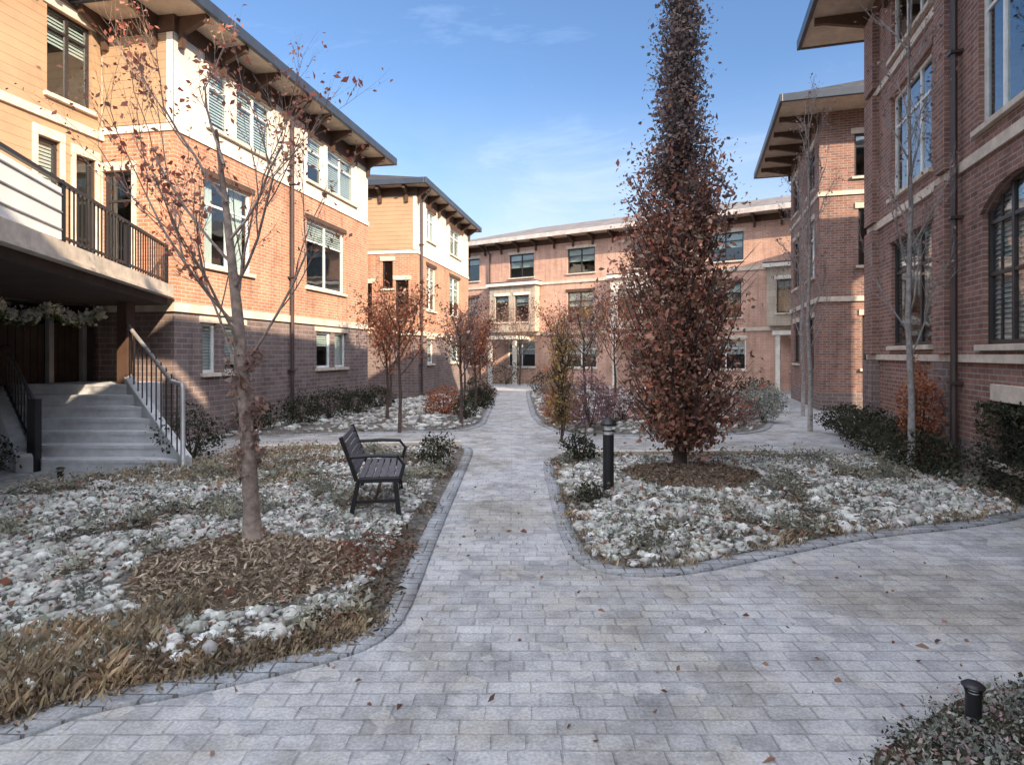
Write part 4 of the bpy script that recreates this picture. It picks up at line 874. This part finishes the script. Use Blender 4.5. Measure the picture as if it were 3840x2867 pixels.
# slender young tree near the bench with red leaves high up
root = empty('young_tree', (-2.10, 4.95, 0.12)); tag(root, 'young tree with pinkish brown trunk and sparse red leaves, left of the bench', 'tree')
m_ = MB(); m_.tube([(0.03, 0, -.05), (0.02, 0, .25), (-.01, 0, .8), (-.06, .02, 1.3), (-.10, .02, 1.8), (-.2, .05, 2.6), (-.3, .08, 3.3)], [.085, .062, .056, .05, .042, .028, .012], 'bark', 10); m_.build('trunk', root, smooth=True)
m_ = MB(); tips = []
for (h, a, l) in ((1.25, 2.6, 1.2), (1.35, .4, 1.1), (1.5, 4.4, .9), (1.7, 3.3, 1.2), (1.8, 1.5, 1.0), (2.0, 5.8, 1.0), (2.2, 2.9, 1.1), (2.4, .9, .9), (2.7, 3.5, .9), (3.0, 2.2, .7)):
    branchy(m_, Vector((-.05-.08*(h-1), .02, h)), Vector((math.cos(a)*.75, math.sin(a)*.5, .75)).normalized(), l, .013, 3, tips, .10, .5)
m_.build('branch', root)
T_ = np.array([t_[:] for t_ in tips]); idx = nr.integers(0, len(T_), 1700); P = T_[idx]+nr.normal(size=(1700, 3))*.03
V, Fc = leaves_geo(P, .04, 0, .6, .3); npmesh('foliage', V, Fc, 'leaf_red', root)
# short twiggy shoots with withered leaves all the way down the trunk
m_ = MB(); P = []
for k in range(60):
    h = .40+1.1*k/60+rnd.uniform(-.03, .03); a = rnd.uniform(0, 6.28); l = rnd.uniform(.10, .24); p0 = Vector((-.01-.04*max(0, h-.5), 0, h)); p1 = p0+Vector((math.cos(a)*l*.6, math.sin(a)*l*.6, l*.85))
    m_.tube([p0, p0.lerp(p1, .5)+Vector((math.cos(a)*.02, math.sin(a)*.02, -.01)), p1], [.006, .004, .002], 'bark', 4, cap=False)
    nn_ = rnd.randint(4, 17); tt = nr.random(nn_)[:, None]**.6; P.append(np.array(p0)[None]*(1-tt)+np.array(p1)[None]*tt+nr.normal(size=(nn_, 3))*.018)
m_.build('shoot', root)
V, Fc = leaves_geo(np.concatenate(P), .05, 0, .55, .6); npmesh('withered_leaves', V, Fc, 'leaf_brown', root)

def small_tree(x, y, H, cr_, mat, label, bark='bark_dark', z=.08, group=None, n=1500, low=.45):
    root = empty('small_tree', (x, y, z)); tag(root, label, 'tree', group)
    m_ = MB(); m_.tube([(0, 0, -.04), (.02, 0, H*.3), (-.02, .01, H*.6), (0, 0, H*.92)], [.04, .032, .024, .008], bark, 8); m_.build('trunk', root, smooth=True)
    m_ = MB(); tips = []
    for k in range(9):
        h = H*(low+.45*k/9); a = k*2.4; branchy(m_, Vector((0, 0, h)), Vector((math.cos(a)*.6, math.sin(a)*.6, .8)).normalized(), cr_*1.3, .014, 1, tips, .08, .6, mat=bark)
    m_.build('branch', root)
    T_ = np.array([t_[:] for t_ in tips]); idx = nr.integers(0, len(T_), n); V, Fc = leaves_geo(T_[idx]+nr.normal(size=(n, 3))*cr_*.16, .06, 0, .6, .2); npmesh('foliage', V, Fc, mat, root)
small_tree(-1.12, 13.6, 2.25, .48, 'leaf_brown', 'small round crowned tree with dull brown leaves, beside the path at middle distance')
small_tree(-2.25, 12.4, 2.4, .6, 'leaf_rust', 'small rusty leaved tree directly beyond the bench', n=1300)
small_tree(-1.5, 19.5, 2.6, .6, 'leaf_rust', 'small rust coloured tree in the far left bed near the end house')
small_tree(-3.3, 16.8, 2.6, .7, 'leaf_brown', 'brown leaved young tree against the left brick wall')
small_tree(1.75, 15.0, 2.3, .6, 'leaf_brown', 'brown young tree in the far right bed behind the yellow one')
small_tree(4.9, 19.0, 3.0, .8, 'leaf_rust', 'rust leaved tree behind the tall columnar tree')
small_tree(3.2, 25.0, 3.0, .9, 'leaf_yellow', 'yellowish tree in front of the far brick row')
columnar(0.93, 11.6, .02, 2.0, [(.3, .1), (.8, .24), (1.3, .26), (2.0, .12)], 60, 'narrow yellow leaved young tree right of the path', .025, 'leaf_yellow', 'leaf_yellow', 9, 1800, .055, 'bark_dark', name='young_tree')
shrub(1.62, 12.9, .1, .55, .45, .62, 'leaf_purple', 'dull purple leaved bush right of the path behind the bollard light', 2600, .055)
shrub(0.98, 9.0, .06, .25, .25, .22, 'leaf_dark', 'low dark shrub by the path just behind the bollard light', 900)
shrub(0.82, 6.5, .04, .16, .16, .12, 'leaf_dark', 'tiny dark shrub at the foot of the bollard light', 500, .03)
shrub(-1.05, 8.6, .06, .26, .4, .24, 'leaf_dark', 'low dark shrub left of the path beyond the bench', 1200, .035)
shrub(-1.1, 14.8, .08, .32, .6, .28, 'leaf_dark', 'dark shrub beside the path under the round crowned tree', 1300)
shrub(1.3, 17.5, .08, .4, .7, .35, 'leaf_rust', 'low rust coloured bush far along the right side of the path', 1300)
shrub(-1.2, 22.0, .08, .5, 1.2, .4, 'leaf_dark', 'long dark bush far along the left side of the path', 1800, .06)
for (x, y, H, c_, mt, lab) in ((-0.98, 16.6, 2.0, .5, 'leaf_rust', 'rusty low crowned tree close to the left edge of the far path'), (-2.9, 14.4, 2.3, .6, 'leaf_rust', 'rusty tree in front of the left wall between the downspout and the far window'),
      (-1.25, 24.0, 2.6, .8, 'leaf_brown', 'brown tree at the far end of the path on the left'), (1.5, 21.0, 2.4, .8, 'leaf_rust', 'rusty tree at the far end of the path on the right'), (2.9, 17.5, 2.6, .8, 'leaf_rust', 'rusty tree just left of the tall columnar tree'),
      (4.3, 15.4, 2.4, .7, 'leaf_brown', 'brown leaved tree just right of the tall columnar tree'), (6.4, 21.5, 3.2, .9, 'leaf_rust', 'rusty tree in front of the far right corner of the courtyard'), (0.4, 31.8, 3.0, 1.0, 'leaf_brown', 'brown tree standing where the path meets the far brick row')):
    small_tree(x, y, H, c_, mt, lab, n=2600)
for (x, y, r_, mt, lab) in ((-0.95, 18.4, .38, 'leaf_dark', 'dark bush on the left side of the far path'), (-1.7, 15.6, .45, 'leaf_rust', 'rust bush between the small trees on the left'), (-1.0, 20.4, .42, 'leaf_brown', 'brown bush on the left side of the far path'),
      (1.15, 14.2, .4, 'leaf_rust', 'rust bush behind the yellow young tree'), (2.5, 14.2, .5, 'leaf_purple', 'mauve bush left of the columnar tree trunk'), (3.6, 13.6, .5, 'leaf_rust', 'rust bush behind the columnar tree trunk'),
      (1.4, 19.4, .5, 'leaf_brown', 'brown bush on the right side of the far path'), (1.3, 24.0, .6, 'leaf_dark', 'dark bush at the far end of the path on the right'), (-.3, 32.0, .8, 'leaf_dark', 'broad dark bush in front of the far brick row'), (2.2, 31.0, .8, 'leaf_rust', 'broad rusty bush in front of the far brick row'), (4.9, 13.7, .45, 'leaf_brown', 'brown bush beside the right cross walk')):
    shrub(x, y, .06, r_*1.15, r_, r_*.85, mt, lab, 1900, .055)
# row of dark bushes at the left wall
spots = [(-5.2, 12.6, .32, 'dark bush at the left wall nearest the stairs'), (-4.6, 13.6, .36, 'dark round bush under the left brick wall, second from the stairs'), (-4.3, 14.7, .42, 'dark bush under the left brick wall beside the downspout'),
         (-4.0, 16.0, .36, 'dark bush under the far ground floor window of the left house'), (-3.75, 17.4, .36, 'dark bush at the far corner of the left house')]
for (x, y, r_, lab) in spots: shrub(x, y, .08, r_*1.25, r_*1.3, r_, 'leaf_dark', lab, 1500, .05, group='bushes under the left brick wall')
shrub(-4.75, 9.2, .03, .42, .6, .42, 'leaf_dark', 'dark bush between the stairs and the young red tree', 1600, .045)
shrub(-6.75, 7.9, .08, .35, .35, .26, 'leaf_dark', 'dark bush left of the staircase newel post', 1300, .04)
# row of dark bushes at the right wall
for (Y, r_, lab) in ((7.9, .38, 'dark bush under the arched window of the right house'), (8.9, .42, 'dark bush beside the right house downspout'), (10.0, .42, 'dark bush midway along the right house wall'), (11.2, .40, 'dark bush near the far corner of the right house'), (12.3, .36, 'dark bush at the far corner of the right house')):
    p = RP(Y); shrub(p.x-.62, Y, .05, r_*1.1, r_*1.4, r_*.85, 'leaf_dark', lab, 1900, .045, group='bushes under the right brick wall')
for (x, y, r_, mt, lab) in ((6.9, 17.0, .5, 'leaf_silver', 'silvery bush in front of the farther right house'), (5.9, 14.6, .45, 'leaf_silver', 'pale bush between the two right hand houses'), (7.4, 19.0, .55, 'leaf_dark', 'dark bush beside the farther right house')):
    shrub(x, y, .08, r_*1.2, r_, r_*.8, mt, lab, 1800, .055)
shrub(5.62, 8.55, .1, .26, .26, .75, 'leaf_rust', 'upright copper leaved shrub against the right brick wall', 2200, .05)
# clipped hedge at the right edge
root = empty('hedge', (5.62, 6.75, 0), math.atan2(dR.y, dR.x)); tag(root, 'dark clipped hedge at the right edge under the arched window', 'hedge')
n = 15000; P = np.stack([nr.uniform(-.75, 1.9, n), nr.uniform(-.22, .22, n), nr.uniform(.02, .98, n)], 1)
ax = nr.integers(0, 3, n); sd_ = nr.integers(0, 2, n); P[ax == 1, 1] = np.where(sd_[ax == 1] == 0, -.22, .22)+nr.normal(size=(ax == 1).sum())*.02; P[ax == 2, 2] = .98+nr.normal(size=(ax == 2).sum())*.03
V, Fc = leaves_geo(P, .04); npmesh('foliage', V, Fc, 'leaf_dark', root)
m_ = MB()
for i in range(8): m_.tube([(-.6+i*.33, 0, -.02), (-.58+i*.33, .02, .4), (-.62+i*.33, -.03, .9)], [.02, .014, .006], 'bark_dark', 6)
m_.build('stem', root)
# slender bare tree in front of the right house
def bare_tree(bx, by, sc_, lab):
    root = empty('bare_tree', (bx, by, .06)); tag(root, lab, 'tree'); root.scale = (sc_, sc_, sc_)
    m_ = MB(); pts = [(0, 0, -.05), (.02, .02, .9), (-.04, 0, 2.0), (.02, .04, 3.4), (-.03, 0, 4.8), (0, .04, 6.4)]
    m_.tube(pts, [.05, .042, .036, .027, .018, .006], 'bark_grey', 9); m_.build('trunk', root, smooth=True)
    m_ = MB(); tips = []
    for k in range(16):
        h = 1.5+k*.28; a = k*2.4; branchy(m_, Vector((0, .02, h)), Vector((math.cos(a)*.45, math.sin(a)*.45, .9)).normalized(), .95-.03*k, .012, 2, tips, .10, .45, mat='bark_grey')
    m_.build('branch', root)
    T_ = np.array([t_[:] for t_ in tips]); idx = nr.integers(0, len(T_), 700); V, Fc = leaves_geo(T_[idx]+nr.normal(size=(700, 3))*.05, .045, 0, .6, .3); npmesh('foliage', V, Fc, 'leaf_brown', root)
bare_tree(5.15, 8.0, 1.0, 'slender bare grey tree in front of the right brick house, nearest the camera')
bare_tree(6.2, 12.9, 1.1, 'bare grey tree at the far corner of the near right house, at the cross walk')
bare_tree(7.6, 16.2, 1.05, 'bare tree in front of the farther right house near its entrance')
# light green hedge beyond the fence, dark evergreen behind it
fq = oL0+dL*7.4+nL*8.2; root = empty('hedge', (fq.x, fq.y, 0), math.atan2(dL.y, dL.x)); tag(root, 'bright green hedge glimpsed above the dark board fence', 'hedge')
P = np.stack([nr.uniform(-2.6, 2.6, 9000), nr.uniform(-.3, .3, 9000), nr.uniform(1.2, 2.45, 9000)+.1*np.sin(nr.uniform(0, 6, 9000))], 1); V, Fc = leaves_geo(P, .06); npmesh('foliage', V, Fc, 'leaf_green', root)
m_ = MB(); m_.box((-2.5, -.15, 0), (2.5, .15, 1.4), 'fence_wood'); m_.build('stem', root)

# ------------------------------------------------------------------ bench
bn = empty('park_bench', (-1.42, 6.72, 0.0), R(9)); bn.location = (-1.38, 6.42, 0.03); bn.scale = (.92, .92, .90); tag(bn, 'charcoal slatted park bench with curved arms facing the path', 'bench')
bz = 0.05; HL = 0.60      # local x: towards the path; y: along the bench
def endframe(yy):
    lg = MB(); lg.bar((.24, yy, bz-.03), (.20, yy, .42), .05, .045, 'black_metal'); lg.build('leg', bn, bevel=.006)
    lg = MB(); lg.bar((-.25, yy, bz-.03), (-.17, yy, .42), .05, .045, 'black_metal'); lg.build('leg', bn, bevel=.006)
    ar = MB(); ar.tube([(.25, yy, .43), (.29, yy, .58), (.22, yy, .67), (0, yy, .68), (-.26, yy, .67)], [.02]*5, 'black_metal', 8)
    ar.tube([(-.19, yy, .42), (-.27, yy, .66), (-.35, yy, .88)], [.022]*3, 'black_metal', 8); ar.bar((-.19, yy, .42), (.24, yy, .42), .05, .04, 'black_metal'); ar.build('armrest', bn, smooth=False)
for yy in (-HL, HL): endframe(yy)
m_ = MB()
for i in range(6): m_.box((-.17+i*.074, -HL+.03, .43), (-.17+i*.074+.06, HL-.03, .455), 'bench_wood')
m_.build('seat', bn, bevel=.005)
m_ = MB()
for i in range(6):
    q = (i+.5)/6; x = -.19-.16*q; z = .47+.40*q; m_.bar((x, -HL+.03, z), (x, HL-.03, z), .022, .056, 'bench_wood', up=(-.35, 0, .94))
m_.build('backrest', bn, bevel=.004)
m_ = MB(); m_.bar((.0, -HL, .2), (.0, HL, .2), .03, .03, 'black_metal'); m_.bar((-.22, -HL, .2), (.22, -HL, .2), .03, .03, 'black_metal'); m_.bar((-.22, HL, .2), (.22, HL, .2), .03, .03, 'black_metal'); m_.build('stretcher', bn)

# ------------------------------------------------------------------ bollard lights
def bollard(x, y, z, h, label, r_=.06):
    root = empty('bollard_light', (x, y, z)); tag(root, label, 'bollard light')
    m_ = MB(); m_.tube([(0, 0, -.03), (0, 0, .02), (0, 0, .021), (0, 0, h*.78)], [r_*1.5, r_*1.5, r_, r_], 'black_metal', 20); m_.build('post', root, bevel=.002)
    m_ = MB(); m_.tube([(0, 0, h*.78), (0, 0, h*.9)], [r_*.72]*2, 'lens', 20); m_.build('lens', root)
    m_ = MB(); m_.tube([(0, 0, h*.9), (0, 0, h*.925), (0, 0, h*.97), (0, 0, h)], [r_*1.45, r_*1.5, r_*1.1, r_*.3], 'black_metal', 20)
    m_.tube([(0, 0, h*.825), (0, 0, h*.84)], [r_*1.15]*2, 'black_metal', 20); m_.build('cap', root)
bollard(1.08, 6.95, .05, .84, 'tall black bollard light in the right bed beside the path', .062)
bollard(1.95, 2.62, .01, .21, 'short black path light in the bottom right corner bed', .03)
bollard(-5.55, 7.62, .0, .22, 'small dark ground light at the foot of the stairs', .035)
